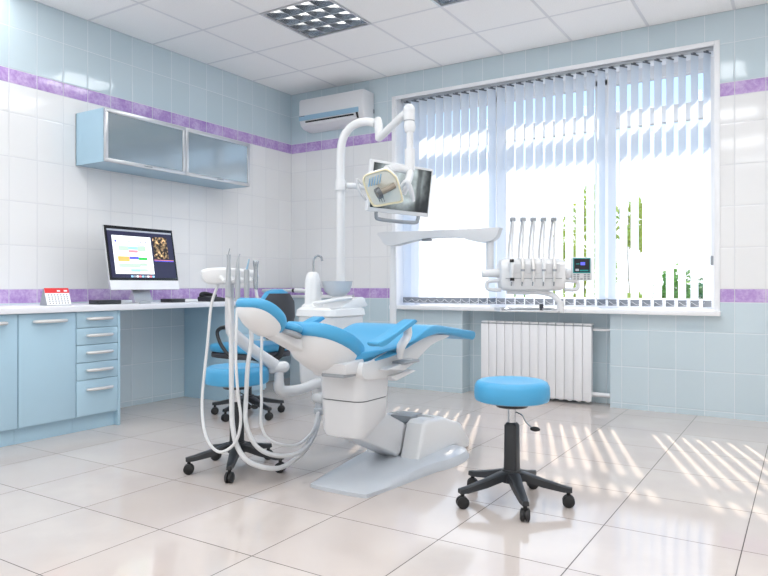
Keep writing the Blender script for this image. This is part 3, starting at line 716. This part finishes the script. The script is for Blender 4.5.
# backrest: blue pad over a white shell, headrest the same way; each lies in a reclined frame (e1 across, e2 towards the head, n up)
def pad_frame(c, beta):
    e2 = Vector((0, -math.cos(beta), math.sin(beta))); e1 = Vector((1, 0, 0)); n = e2.cross(e1)*1
    if n.z < 0: n = -n
    return Matrix(((e1.x, e2.x, n.x, c[0]), (e1.y, e2.y, n.y, c[1]), (e1.z, e2.z, n.z, c[2]), (0, 0, 0, 1)))
def pad_ring(fr, a_, b_, k, z, ex=2.7, waist=0.0, cup=0.0, n=40):
    out_ = []
    for i in range(n):
        t_ = 2*PI*i/n; c, s_ = math.cos(t_), math.sin(t_)
        x = a_*math.copysign(abs(c)**(2/ex), c); y = b_*math.copysign(abs(s_)**(2/ex), s_)
        x *= 1-waist*max(0, y/b_)
        out_.append(fr @ Vector((x*k, y*k, z+cup*(x*k/a_)**2)))
    return out_
bf = pad_frame((2.765, -3.085, .684), R(26.5))
MB().loft([pad_ring(bf, BA, BB, k, z, 2.7, .12, .03) for k, z in ((.93, -.012), (.985, -.006), (1.0, .008), (1.0, .032), (.97, .049), (.88, .055), (.6, .050), (.2, .046))]).build('back_cushion', M['vinyl'], dn, angle=60)
MB().loft([pad_ring(bf, BA, BB, k, z, 2.7, .12, .03) for k, z in ((.92, -.008), (.90, -.022), (.82, -.052), (.62, -.085), (.35, -.098), (.1, -.100))]).build('back_shell', M['plastic'], dn, angle=60)
hf = pad_frame((2.745, -3.485, .842), R(35))
MB().loft([pad_ring(hf, HA, HB, k, z, 2.6, .05, .025) for k, z in ((.90, -.012), (.98, -.006), (1.0, .006), (1.0, .017), (.95, .029), (.84, .033), (.5, .027), (.15, .025))]).build('headrest_cushion', M['vinyl'], dn, angle=60)
MB().loft([pad_ring(hf, HA, HB, k, z, 2.6, .05, .025) for k, z in ((.90, -.008), (.86, -.018), (.76, -.036), (.5, -.050), (.2, -.054))]).build('headrest_shell', M['plastic'], dn, angle=60)
nf = pad_frame((2.75, -3.33, .795), R(18))
MB().loft([pad_ring(nf, .085, .05, k, z, 2.4) for k, z in ((.9, -.014), (1, -.006), (1, .008), (.85, .018), (.4, .022))]).build('neck_cushion', M['vinyl'], dn, angle=60)
MB().loft([pad_ring(nf, .08, .06, k, z, 3.0) for k, z in ((.95, -.034), (1, -.03), (1, -.02), (.95, -.016))]).build('headrest_plate', M['plasticdk'], dn)
MB().prism([(-3.52, .83), (-3.44, .835), (-3.30, .775), (-3.06, .665), (-3.06, .625), (-3.24, .685), (-3.50, .80)], 'x', 2.70, 2.79, .01).build('headrest_arm', M['plastic'], dn)
# armrests
for s in (-1, 1):
    xa = X0+s*.278
    a = MB().prism(spline([(-3.06, .728), (-3.01, .738), (-2.90, .768), (-2.76, .812), (-2.725, .812), (-2.73, .796), (-2.90, .744), (-3.00, .710), (-3.05, .710)], 3), 'x', xa-.032, xa+.032, .008, 3).build('armrest', M['vinyl'], dn)
    sp = MB(); sp.tube([(xa, -2.77, .790), (xa+.002, -2.76, .74), (xa-.01*s, -2.80, .69), (xa-.03*s, -2.78, .635)], [.02, .017, .018, .014], 10, 4, 1.3); sp.build('armrest_post', M['plastic'], a)
MB().box(2.90, 3.02, -2.77, -2.62, .598, .612, .004).build('foot_lever_bracket', M['plasticdk'], dn)
sp = MB(); sp.prism([(-2.90, .585), (-2.66, .615), (-2.60, .60), (-2.74, .565)], 'x', 2.90, 3.0, .008); sp.prism([(-2.82, .545), (-2.60, .555), (-2.56, .545), (-2.76, .515)], 'x', 2.88, 2.97, .008); sp.build('side_bracket', M['plastic'], dn)

# ------------------------------------------------------------------ cuspidor unit (left of the chair)
cu = thing('cuspidor_unit', 'white cuspidor unit with grey spittoon bowl and tap behind the dental chair', 'cuspidor', (0, 0, 0))
def cr(x0, x1, y0_, y1_, z, r=.06): return rrect((x0+x1)/2, (y0_+y1_)/2, (x1-x0)/2, (y1_-y0_)/2, r, z)
MB().loft([cr(2.085, 2.34, -2.44, -2.10, .395), cr(2.08, 2.345, -2.445, -2.095, .41), cr(2.075, 2.35, -2.45, -2.09, .60), cr(2.075, 2.35, -2.45, -2.09, .790), cr(2.06, 2.36, -2.46, -2.08, .800), cr(2.065, 2.355, -2.455, -2.085, .835), cr(2.08, 2.34, -2.44, -2.10, .848)]).build('body', M['plastic'], cu)
mb = MB(); mb.prism(spline([(-2.42, .846), (-2.36, .850), (-2.27, .880), (-2.20, .900), (-2.14, .908), (-2.105, .898), (-2.098, .88), (-2.098, .846)], 3), 'x', 2.16, 2.345, .02, 3); mb.build('bowl_support', M['plastic'], cu)
MB().loft([cr(2.075, 2.205, -2.41, -2.28, .845, .03), cr(2.08, 2.20, -2.405, -2.285, .86, .03), cr(2.092, 2.18, -2.40, -2.30, .87, .035), cr(2.092, 2.174, -2.395, -2.305, 1.01, .035), cr(2.10, 2.166, -2.385, -2.315, 1.048, .03), cr(2.113, 2.155, -2.37, -2.33, 1.06, .018)]).build('spout_column', M['plastic'], cu)
fb = MB(); fb.tube([(2.135, -2.345, 1.05), (2.135, -2.345, 1.12), (2.14, -2.34, 1.145), (2.155, -2.33, 1.158), (2.172, -2.32, 1.15), (2.178, -2.315, 1.125)], .0065, 10, 5); fb.build('tap', M['steel'], cu)
bw_ = MB(); bw_.lathe([(0, .0), (.03, .0), (.05, .006), (.075, .03), (.088, .065), (.092, .088), (.095, .092), (.088, .092), (.083, .085), (.068, .035), (.04, .016), (0, .012)], (2.245, -2.255, .912), 32); bw_.build('bowl', M['basegrey'], cu)
tb = MB(); tb.tube([(2.20, -2.43, .872), (2.30, -2.36, .892), (2.345, -2.25, .905)], .011, 10, 3); tb.build('rinse_tube', M['plastic'], cu)
MB().loft([cr(2.19, 2.32, -2.44, -2.32, .30, .05), cr(2.18, 2.33, -2.445, -2.31, .34, .05), cr(2.17, 2.335, -2.45, -2.30, .40, .05)]).build('lower_housing', M['plastic'], cu)
mb = MB(); mb.tube([(2.30, -2.33, .50), (2.42, -2.45, .50), (2.70, -2.82, .50)], .035, 12, 3); mb.build('mounting_arm', M['plastic2'], cu)

# ------------------------------------------------------------------ operating lamp on its pole
ol = thing('operating_lamp', 'white dental operating lamp on a curved pole and jointed arm', 'dental lamp', (0, 0, 0))
pb = MB(); pb.tube([(2.101, -2.02, .84), (2.101, -2.02, 1.2), (2.101, -2.02, 1.6), (2.101, -2.02, 1.82), (2.117, -2.015, 1.925), (2.16, -2.0, 1.99), (2.22, -1.985, 2.018), (2.29, -1.98, 2.018), (2.345, -1.98, 2.00)], .0265, 14, 5); pb.build('pole', M['plastic'], ol)
kb = MB(); kb.tube([(2.36, -1.985, 2.025), (2.372, -1.99, 1.99), (2.378, -1.995, 1.91)], [.024, .027, .024], 14, 3); kb.ball((2.378, -1.995, 1.905), .025); kb.build('elbow', M['plastic'], ol)
kb = MB(); kb.tube([(2.378, -2.0, 1.895), (2.42, -2.015, 1.915), (2.60, -2.075, 1.995), (2.645, -2.09, 2.015)], [.020, .024, .023, .022], 14, 3); kb.build('spring_arm', M['plastic'], ol)
kb = MB(); kb.ball((2.655, -2.095, 2.015), .036, (1, 1, 1.1)); kb.tube([(2.655, -2.095, 2.015), (2.655, -2.095, 1.955)], .034, 16); kb.build('knuckle', M['plastic'], ol)
MB().lathe([(0, 1.949), (.033, 1.949), (.033, 1.956), (0, 1.956)], (2.655, -2.095, 0), 20).build('knuckle_ring', M['plasticdk'], ol)
kb = MB(); kb.tube([(2.655, -2.095, 1.95), (2.66, -2.098, 1.915), (2.663, -2.10, 1.885)], [.03, .036, .026], 14, 3); kb.tube([(2.663, -2.10, 1.895), (2.663, -2.10, 1.77)], .020, 14); kb.tube([(2.663, -2.10, 1.785), (2.663, -2.10, 1.655)], .030, 16); kb.build('drop_tube', M['plastic'], ol)
n_ = Vector((.35, -.85, -.40)).normalized(); u_ = n_.cross(Vector((0, 0, 1))).normalized()*-1; v_ = u_.cross(n_)*-1
if v_.z < 0: v_ = -v_
LC = Vector((2.60, -2.31, 1.535))
def L3(a, b_, c=0.0): return LC+u_*a+v_*b_+n_*c
out = [(-.107, .052), (-.088, .080), (-.03, .098), (.025, .110), (.050, .102), (.075, .078), (.092, .055), (.108, -.01), (.119, -.070), (.105, -.088), (.04, -.098), (-.036, -.110), (-.062, -.100), (-.082, -.055), (-.098, 0.0)]
o2 = spline(out, 3)
def lring(k, c): return [L3(a*k, b_*k, c) for a, b_ in o2]
MB().loft([lring(.97, .004), lring(1.0, -.004), lring(1.0, -.020), lring(.93, -.048), lring(.70, -.072), lring(.35, -.080)]).build('lamp_head', M['plastic'], ol)
rim = MB(); rim.loft([lring(1.005, .002), lring(1.005, .010), lring(.95, .012), lring(.90, .004), lring(.90, .002)], cap=False); rim.build('lens_rim', M['cream'], ol)
rf = MB(); rf.loft([lring(.90, .0055), lring(.88, .005)], cap=False)
rf.loft([lring(.89, .0053), lring(.70, .0048), lring(.4, .0046), lring(.05, .0045)], cap=True); rf.build('reflector', M['reflector'], ol)
for k in range(5):
    a = -.075+.016*k
    MB().tube([L3(a, .010+.004*k, .0075), L3(a+.012, .058+.006*k, .0075)], .0042, 6).build('reflector_facet', M['acblue'], ol)
bbm = MB(); bbm.tube([L3(.075, .015, .008), L3(.035, -.002, .03), L3(.0, -.012, .05)], [.018, .017, .02], 12); bbm.build('bulb_holder', M['taupe'], ol)
bbm = MB(); bbm.tube([L3(.0, -.012, .05), L3(-.022, -.020, .062)], [.034, .032], 16); bbm.build('bulb_shield', M['slate'], ol)
for k in range(3): MB().tube([L3(-.018+.014*k, -.04, .045), L3(-.016+.014*k, -.082, .008)], .0022, 6).build('shield_stay', M['steel'], ol)
yk = MB(); yk.tube([Vector((2.663, -2.10, 1.66)), Vector((2.675, -2.12, 1.635)), Vector((2.69, -2.16, 1.60)), L3(.135, -.01, -.05)], [.02, .022, .022, .02], 12, 5)
yk.tube([Vector((2.663, -2.105, 1.655)), Vector((2.62, -2.17, 1.665)), L3(.03, .10, -.03)], [.024, .025, .022], 12, 5)
yk.tube([L3(.135, -.01, -.05), L3(.118, -.05, -.03)], .016, 10); yk.build('yoke', M['plastic'], ol)
hd_ = MB(); hd_.tube([L3(-.09, .005, -.02), L3(-.125, .035, .0), L3(-.142, .055, .005), L3(-.132, .0, .01), L3(-.108, -.055, .005), L3(-.098, -.07, .0)], [.006, .008, .009, .009, .008, .006], 10, 4); hd_.build('grip', M['plastic2'], ol)
hd_ = MB(); hd_.tube([L3(.09, -.03, -.02), L3(.135, .03, .0), L3(.155, .015, .0), L3(.168, -.03, .0), L3(.176, -.085, -.002)], [.009, .014, .015, .014, .010], 10, 4); hd_.build('grip', M['plastic2'], ol)

# ------------------------------------------------------------------ x-ray monitor behind the lamp
xm = thing('xray_monitor', 'white framed monitor showing a grey dental x-ray behind the lamp', 'monitor', (2.489, -1.903, 1.583))
xm.rotation_euler = (R(8.1), R(0.8), R(71.2)); xm.rotation_mode = 'XYZ'
w, h = .2545, .1565
MB().box(-w, w, .0, .030, -h, h, .006, 3).build('housing', M['plastic'], xm)
MB().box(-w+.017, w-.017, -.003, .002, -h+.026, h-.015, .001, 1).build('screen', M['xray'], xm)
hm = MB(); hm.tube([(-.175, .012, -h+.002), (-.172, .012, -h-.022), (-.150, .012, -h-.042), (0, .012, -h-.046), (.150, .012, -h-.042), (.172, .012, -h-.022), (.175, .012, -h+.002)], .0125, 10, 5); hm.build('handle', M['plasticdk'], xm)
am = thing('monitor_bracket', 'white collar and arm joining the monitor to the lamp pole', 'bracket', (0, 0, 0))
MB().lathe([(.0268, 1.59), (.034, 1.59), (.034, 1.655), (.0268, 1.655)], (2.101, -2.02, 0), 20).build('collar', M['plastic'], am)
ab = MB(); ab.tube([(2.133, -2.005, 1.622), (2.20, -1.93, 1.622), (2.32, -1.87, 1.60), (2.447, -1.886, 1.585)], [.02, .02, .022, .026], 12, 4); ab.build('arm', M['plastic'], am)

# ------------------------------------------------------------------ delivery frame with hanging instrument console
df = thing('instrument_unit', 'white overhead instrument arm with hanging console and tray in front of the window', 'dental unit', (0, 0, 0))
ub = (Vector((3.0, -1.70, 0))-Vector((2.36, -1.795, 0))).normalized(); ab_ = math.atan2(ub.y, ub.x)
Lb = (Vector((3.0, -1.70, 0))-Vector((2.36, -1.795, 0))).length
fm = Matrix.Translation((2.36, -1.795, 0)) @ Matrix.Rotation(ab_, 4, 'Z')
bp = spline([(-.085, 1.325), (.10, 1.325), (.30, 1.326), (.55, 1.328), (Lb+.06, 1.330), (Lb+.065, 1.318), (Lb+.04, 1.262), (Lb-.03, 1.243), (Lb-.12, 1.258), (.47, 1.276), (.32, 1.281), (.20, 1.272), (.09, 1.250), (.02, 1.236), (-.04, 1.243), (-.07, 1.285)], 3)
MB().prism(bp, 'y', -.045, .045, .016, 3, m=fm).build('beam', M['plastic2'], df)
for c in (.235, .56): MB().box(c-.03, c+.03, -.02, .02, 1.262, 1.276, .003, m=fm).build('beam_grip', M['plasticdk'], df)
pb = MB(); pb.tube([(2.36, -1.795, .48), (2.36, -1.795, 1.16)], .023, 16); pb.tube([(2.36, -1.795, 1.155), (2.36, -1.795, 1.25)], .0185, 16); pb.tube([(2.36, -1.795, .60), (2.30, -1.9, .60), (2.25, -2.0, .60)], .03, 12, 3); pb.build('support_post', M['plastic'], df)
pb = MB(); pb.tube([(3.0, -1.70, 1.26), (3.0, -1.70, 1.06)], .023, 16); pb.build('drop_post', M['plastic2'], df)
# console: local frame, x to the right along the window, y away
ck = thing('x', None, None)  # placeholder removed below
bpy.data.objects.remove(ck)
cm = Matrix.Translation((3.234, -1.619, 1.05)) @ Matrix.Rotation(R(32.5), 4, 'Z')
rings = []
prof_c = [(.075, -.01), (.072, .05), (.05, .085), (.0, .092), (-.055, .082), (-.078, .045), (-.080, .0), (-.078, -.055), (-.065, -.095), (-.02, -.105), (.045, -.098), (.07, -.07)]
for x, k in ((-.200, .62), (-.192, .88), (-.170, .98), (-.10, 1.0), (.10, 1.0), (.165, .98), (.190, .88), (.197, .62)):
    rings.append([cm @ Vector((x+(0.012*q if False else 0), p*k, q*k)) for p, q in spline(prof_c, 2)])
MB().loft(rings).build('console', M['plastic'], df)
MB().prism([(-.14, .000), (.14, .0), (.155, .012), (.155, .058), (-.155, .058), (-.155, .012)], 'y', -.083, -.074, .002, 1, m=cm).build('holder_plate', M['plastic2'], df)
MB().box(-.17, .165, -.0815, -.076, -.032, -.028, m=cm).build('console_seam', M['plasticdk'], df)
nb = MB(); nb.tube([cm @ Vector((-.19, -.01, .005)), cm @ Vector((-.235, -.012, .003)), cm @ Vector((-.300, -.014, .0))], [.030, .026, .022], 14, 2); nb.build('pivot', M['plastic'], df)
for s in (-1, 1):
    g = MB(); x1 = .185 if s > 0 else -.178; x2 = .275 if s > 0 else -.272
    g.tube([cm @ Vector((x1, -.03, -.042)), cm @ Vector((x2-.02*s, -.03, -.046)), cm @ Vector((x2, -.03, -.058)), cm @ Vector((x2, -.03, -.085)), cm @ Vector((x2-.02*s, -.03, -.097)), cm @ Vector((x1+.01*s, -.03, -.098))], .0115, 10, 4); g.build('side_handle', M['plastic2'], df)
# whip arms standing up behind the console
for k in range(5):
    x = -.128+.062*k
    wm_ = MB(); wm_.tube([cm @ Vector((x-.005, .03, .07)), cm @ Vector((x, .035, .16)), cm @ Vector((x+.012, .02, .30)), cm @ Vector((x+.015, -.005, .325))], [.0085, .0075, .0075, .008], 8, 4)
    wo = wm_.build('whip_arm', M['plastic2'], df)
    MB().box(x+.0, x+.031, -.022, .015, .315, .340, .005, m=cm).build('whip_roller', M['plasticdk'], wo)
# keypad with small display
cp = MB(); cp.tube([cm @ Vector((.19, -.02, .0)), cm @ Vector((.255, -.02, .0))], .018, 10); cp.tube([cm @ Vector((.20, -.02, .0)), cm @ Vector((.215, -.02, .0)), cm @ Vector((.23, -.02, .0))], [.03, .034, .03], 12); cp.build('keypad_mount', M['plastic2'], df)
kp = MB().box(.235, .358, -.045, -.015, -.042, .098, .006, 2, m=cm).build('keypad', M['plastic'], df)
MB().box(.241, .346, -.048, -.044, .002, .093, .001, 1, m=cm).build('display_rim', M['s_tl'], kp)
ds = MB().box(.247, .340, -.0495, -.046, .008, .088, m=cm).build('display', M['s_bk'], kp)
for x0, x1, z0, z1, mt in ((.285, .312, .05, .068, 's_bl'), (.255, .275, .015, .028, 's_gy'), (.28, .332, .014, .022, 's_tl'), (.258, .28, .055, .06, 's_tl')):
    MB().box(x0, x1, -.0503, -.049, z0, z1, m=cm).build('display_field', M[mt], ds)
for r_ in range(3):
    for c in range(5):
        if c == 2 and r_ != 0: continue
        MB().box(.243+c*.021, .258+c*.021, -.048, -.044, -.036+r_*.0125, -.028+r_*.0125, .001, 1, m=cm).build('key', M['plasticdk'], kp)
# tray arm and tray
ta = MB(); ta.tube([cm @ Vector((-.15, -.01, -.112)), cm @ Vector((-.05, -.015, -.114)), cm @ Vector((.05, -.02, -.112)), cm @ Vector((.12, -.03, -.13)), cm @ Vector((.155, -.045, -.165)), cm @ Vector((.165, -.05, -.205))], [.012, .014, .016, .017, .018, .018], 10, 5)
ta.tube([cm @ Vector((.165, -.05, -.165)), cm @ Vector((.165, -.05, -.235))], .022, 14); ta.build('tray_arm', M['plastic'], df)
tr = MB(); tr.box(-.215, .125, -.15, .05, -.226, -.221, .002, 1, m=cm)
for b_ in ((-.215, .125, -.15, -.144, -.224, -.2185), (-.215, .125, .044, .05, -.224, -.206), (-.215, -.209, -.144, .044, -.224, -.206), (.119, .125, -.144, .044, -.224, -.206)): tr.box(*b_, .002, 1, m=cm)
tr.box(.12, .165, -.07, -.03, -.226, -.212, .003, 1, m=cm); tr.build('tray', M['plastic2'], df)
# hand instruments lying on the tray
def tray_tool(name, label, cat, pts, r, mt):
    b_ = MB(); b_.tube([cm @ Vector(p) for p in pts], r, 8, 3)
    return tag(b_.build(name, mt), label, cat, 'hand instruments on the tray')
tray_tool('mirror_handle', 'thin dark steel probe lying along the middle of the instrument tray', 'dental tool', [(-.14, -.10, -.212), (-.04, -.10, -.212), (.03, -.10, -.211)], [.004, .0055, .004], M['plasticdk'])
tray_tool('syringe', 'pale thick syringe at the left end of the instrument tray', 'dental tool', [(-.19, -.07, -.212), (-.165, -.07, -.211), (-.12, -.07, -.2125)], [.008, .0085, .004], M['chrome'])
tray_tool('tweezers', 'short grey tweezers at the right of the instrument tray', 'dental tool', [(.045, -.085, -.212), (.075, -.085, -.212), (.10, -.085, -.2125)], [.003, .006, .003], M['plasticdk'])
tag(MB().lathe([(0, -.2205), (.012, -.2205), (.013, -.19), (.010, -.184), (0, -.184)], (0, 0, 0), 16, cm @ Matrix.Translation((.055, -.03, 0))).build('small_bottle', M['charcoal']), 'small dark bottle standing at the right of the instrument tray', 'bottle')

# handpieces held in the console front
hp_l = ['white handpiece with two black bands, leftmost in the hanging console', 'steel tipped handpiece second from the left in the hanging console', 'grey collared handpiece in the middle of the hanging console', 'white handpiece second from the right in the hanging console', 'slim steel handpiece at the right end of the hanging console']
for k in range(5):
    x = -.135+.063*k
    t_ = thing('handpiece', hp_l[k], 'dental handpiece', (0, 0, 0), 0, 'handpieces in the hanging console')
    b_ = MB(); b_.tube([cm @ Vector((x+.004, -.070, .092)), cm @ Vector((x+.002, -.094, .04)), cm @ Vector((x, -.094, -.012)), cm @ Vector((x-.002, -.093, -.05))], [.010, .0105, .0095, .006], 10, 4); b_.build('body', M['plastic'] if k in (0, 3) else M['silver'], t_)
    b_ = MB(); b_.tube([cm @ Vector((x-.002, -.093, -.045)), cm @ Vector((x-.004, -.093, -.075))], [.0045, .003], 8); b_.build('tip', M['steel'], t_)
    b_ = MB(); b_.tube([cm @ Vector((x+.004, -.072, .088)), cm @ Vector((x+.012, -.035, .16)), cm @ Vector((x+.02, -.02, .25)), cm @ Vector((x+.022, -.022, .318))], .0065, 8, 4); b_.build('hose', M['hose'], t_)
    if k == 0:
        for z in (.075, -.035):
            b_ = MB(); b_.tube([cm @ Vector((x+.001, -.085 if z > 0 else -.094, z+.009)), cm @ Vector((x+.001, -.085 if z > 0 else -.094, z-.009))], .0125, 10); b_.build('band', M['dark'], t_)
    else:
        b_ = MB(); b_.tube([cm @ Vector((x+.001, -.094, .025)), cm @ Vector((x+.001, -.094, .012))], .0125, 10); b_.build('band', M['plasticdk'], t_)

# ------------------------------------------------------------------ assistant arm at the left
asn = thing('assistant_unit', 'white assistant holder on a jointed arm with hanging hoses left of the chair', 'dental unit', (0, 0, 0))
hm_ = Matrix.Translation((2.171, -3.047, 1.02)) @ Matrix.Rotation(R(32.13), 4, 'Z')
hp = spline([(-.160, .030), (-.153, -.005), (-.125, -.032), (-.05, -.036), (.05, -.026), (.115, -.006), (.12, .02), (.09, .038), (-.03, .050), (-.12, .046)], 3)
MB().prism(hp, 'y', -.055, .06, .02, 3, m=hm_).build('holder_head', M['plastic'], asn)
for k in range(4):
    x = -.005+.045*k
    b_ = MB(); b_.tube([hm_ @ Vector((x-.055, -.04, .004)), hm_ @ Vector((x-.035, -.075, -.008)), hm_ @ Vector((x-.018, -.105, -.022))], [.011, .010, .009], 8, 3)
    b_.tube([hm_ @ Vector((x-.032, -.072, -.007)), hm_ @ Vector((x+.0, -.072, -.009))], .006, 8); b_.build('holder_fork', M['plastic'], asn)
# upright and jointed arm
b_ = MB(); b_.tube([(2.152, -3.058, 1.0), (2.152, -3.058, .80), (2.152, -3.05, .755)], [.022, .024, .027], 14, 3); b_.ball((2.152, -3.045, .745), .03); b_.build('upright', M['plastic2'], asn)
b_ = MB(); b_.tube([(2.150, -3.045, .742), (2.18, -2.93, .645), (2.225, -2.79, .545)], [.024, .025, .027], 14, 3, 1.25); b_.build('diagonal_arm', M['plastic2'], asn)
b_ = MB(); b_.tube([(2.205, -2.80, .532), (2.262, -2.762, .540)], .030, 14); b_.tube([(2.233, -2.772, .53), (2.233, -2.772, .44)], .026, 14); b_.ball((2.205, -2.80, .532), .030); b_.ball((2.262, -2.762, .540), .030); b_.build('joint', M['plastic'], asn)
b_ = MB(); b_.tube([(2.232, -2.772, .455), (2.232, -2.765, .42), (2.242, -2.73, .400), (2.262, -2.62, .400), (2.27, -2.52, .415), (2.272, -2.47, .415), (2.272, -2.44, .385), (2.272, -2.44, .33)], [.028, .031, .032, .028, .028, .03, .03, .03], 14, 4); b_.build('elbow_arm', M['plastic'], asn)
MB().lathe([(0, .255), (.030, .255), (.033, .262), (.033, .285), (.026, .292), (.026, .33), (0, .33)], (2.325, -2.53, 0), 20).build('hose_connector', M['basegrey'], asn)
MB().box(2.28, 2.36, -2.56, -2.42, .315, .37, .02, 3).build('connector_block', M['plastic'], asn)

inst = [('saliva_ejector', 'tall grey suction handle with thin wire tip, leftmost in the assistant holder', 'suction handle'),
        ('air_syringe', 'pale tapered syringe with curved tip, second in the assistant holder', 'syringe'),
        ('curing_light', 'short grey handle with blue tip, third in the assistant holder', 'dental handpiece'),
        ('suction_tip', 'blue grey suction tip at the right end of the assistant holder', 'suction handle')]
EZ = [(2.325, -2.53, .262)]
def hose(parent, pts, r, mt='hose'):
    b_ = MB(); b_.tube(pts, r, 10, 6); b_.build('hose', M[mt], parent)
for k, (nm, lb, ct) in enumerate(inst):
    t_ = thing(nm, lb, ct, (0, 0, 0), 0, None)
    x = -.005+.045*k; f = lambda z, dx=0, dy=0: hm_ @ Vector((x+dx, -.098+dy, z))
    if k == 0:
        b_ = MB(); b_.tube([f(-.10), f(-.03), f(.02), f(.08), f(.112)], [.018, .014, .012, .0095, .011], 12, 3); b_.build('handle', M['handle'], t_)
        b_ = MB(); b_.tube([f(.112), f(.127, .002), f(.142, .006)], .0022, 6, 3); b_.build('wire_tip', M['steel'], t_)
        hose(t_, [f(-.095), (2.222, -3.118, .72), (2.236, -3.130, .56), (2.246, -3.138, .40), (2.262, -3.148, .29), (2.296, -3.150, .19), (2.346, -3.118, .115), (2.40, -3.02, .070), (2.40, -2.90, .062), (2.42, -2.78, .115), (2.375, -2.63, .185), (2.325, -2.53, .262)], .0125)
    elif k == 1:
        b_ = MB(); b_.tube([f(-.12), f(-.03), f(.0), f(.06), f(.10, .006), f(.115, .012)], [.014, .014, .013, .009, .004, .003], 12, 3); b_.build('handle', M['handle'], t_)
        hose(t_, [f(-.115), (2.275, -3.135, .78), (2.285, -3.15, .62), (2.305, -3.155, .45), (2.318, -3.15, .32), (2.300, -3.17, .215), (2.23, -3.205, .168), (2.165, -3.23, .24), (2.105, -3.20, .40), (2.105, -3.165, .68), (2.109, -3.142, .88), (2.118, -3.10, .99)], .0075)
    elif k == 2:
        b_ = MB(); b_.tube([f(-.10), f(-.03), f(.03), f(.038)], [.013, .0145, .014, .010], 12, 2); b_.build('handle', M['handle'], t_)
        b_ = MB(); b_.tube([f(.036), f(.07, .008), f(.09, .012)], [.006, .004, .003], 8, 2); b_.build('light_tip', M['acblue'], t_)
        hose(t_, [f(-.095), (2.29, -3.045, .72), (2.275, -3.055, .58), (2.268, -3.06, .42), (2.292, -3.085, .29), (2.345, -3.065, .18), (2.40, -2.98, .125), (2.44, -2.86, .12), (2.42, -2.72, .17), (2.335, -2.56, .262)], .0115)
    else:
        b_ = MB(); b_.tube([f(-.06), f(-.03), f(.04), f(.075), f(.082)], [.010, .012, .011, .015, .012], 12, 2); b_.build('handle', M['steel'], t_)
        hose(t_, [f(-.055), (2.325, -3.01, .76), (2.322, -3.01, .56), (2.325, -3.01, .40), (2.335, -3.02, .27), (2.38, -2.99, .195), (2.43, -2.87, .16), (2.42, -2.72, .20), (2.34, -2.56, .268)], .0075)
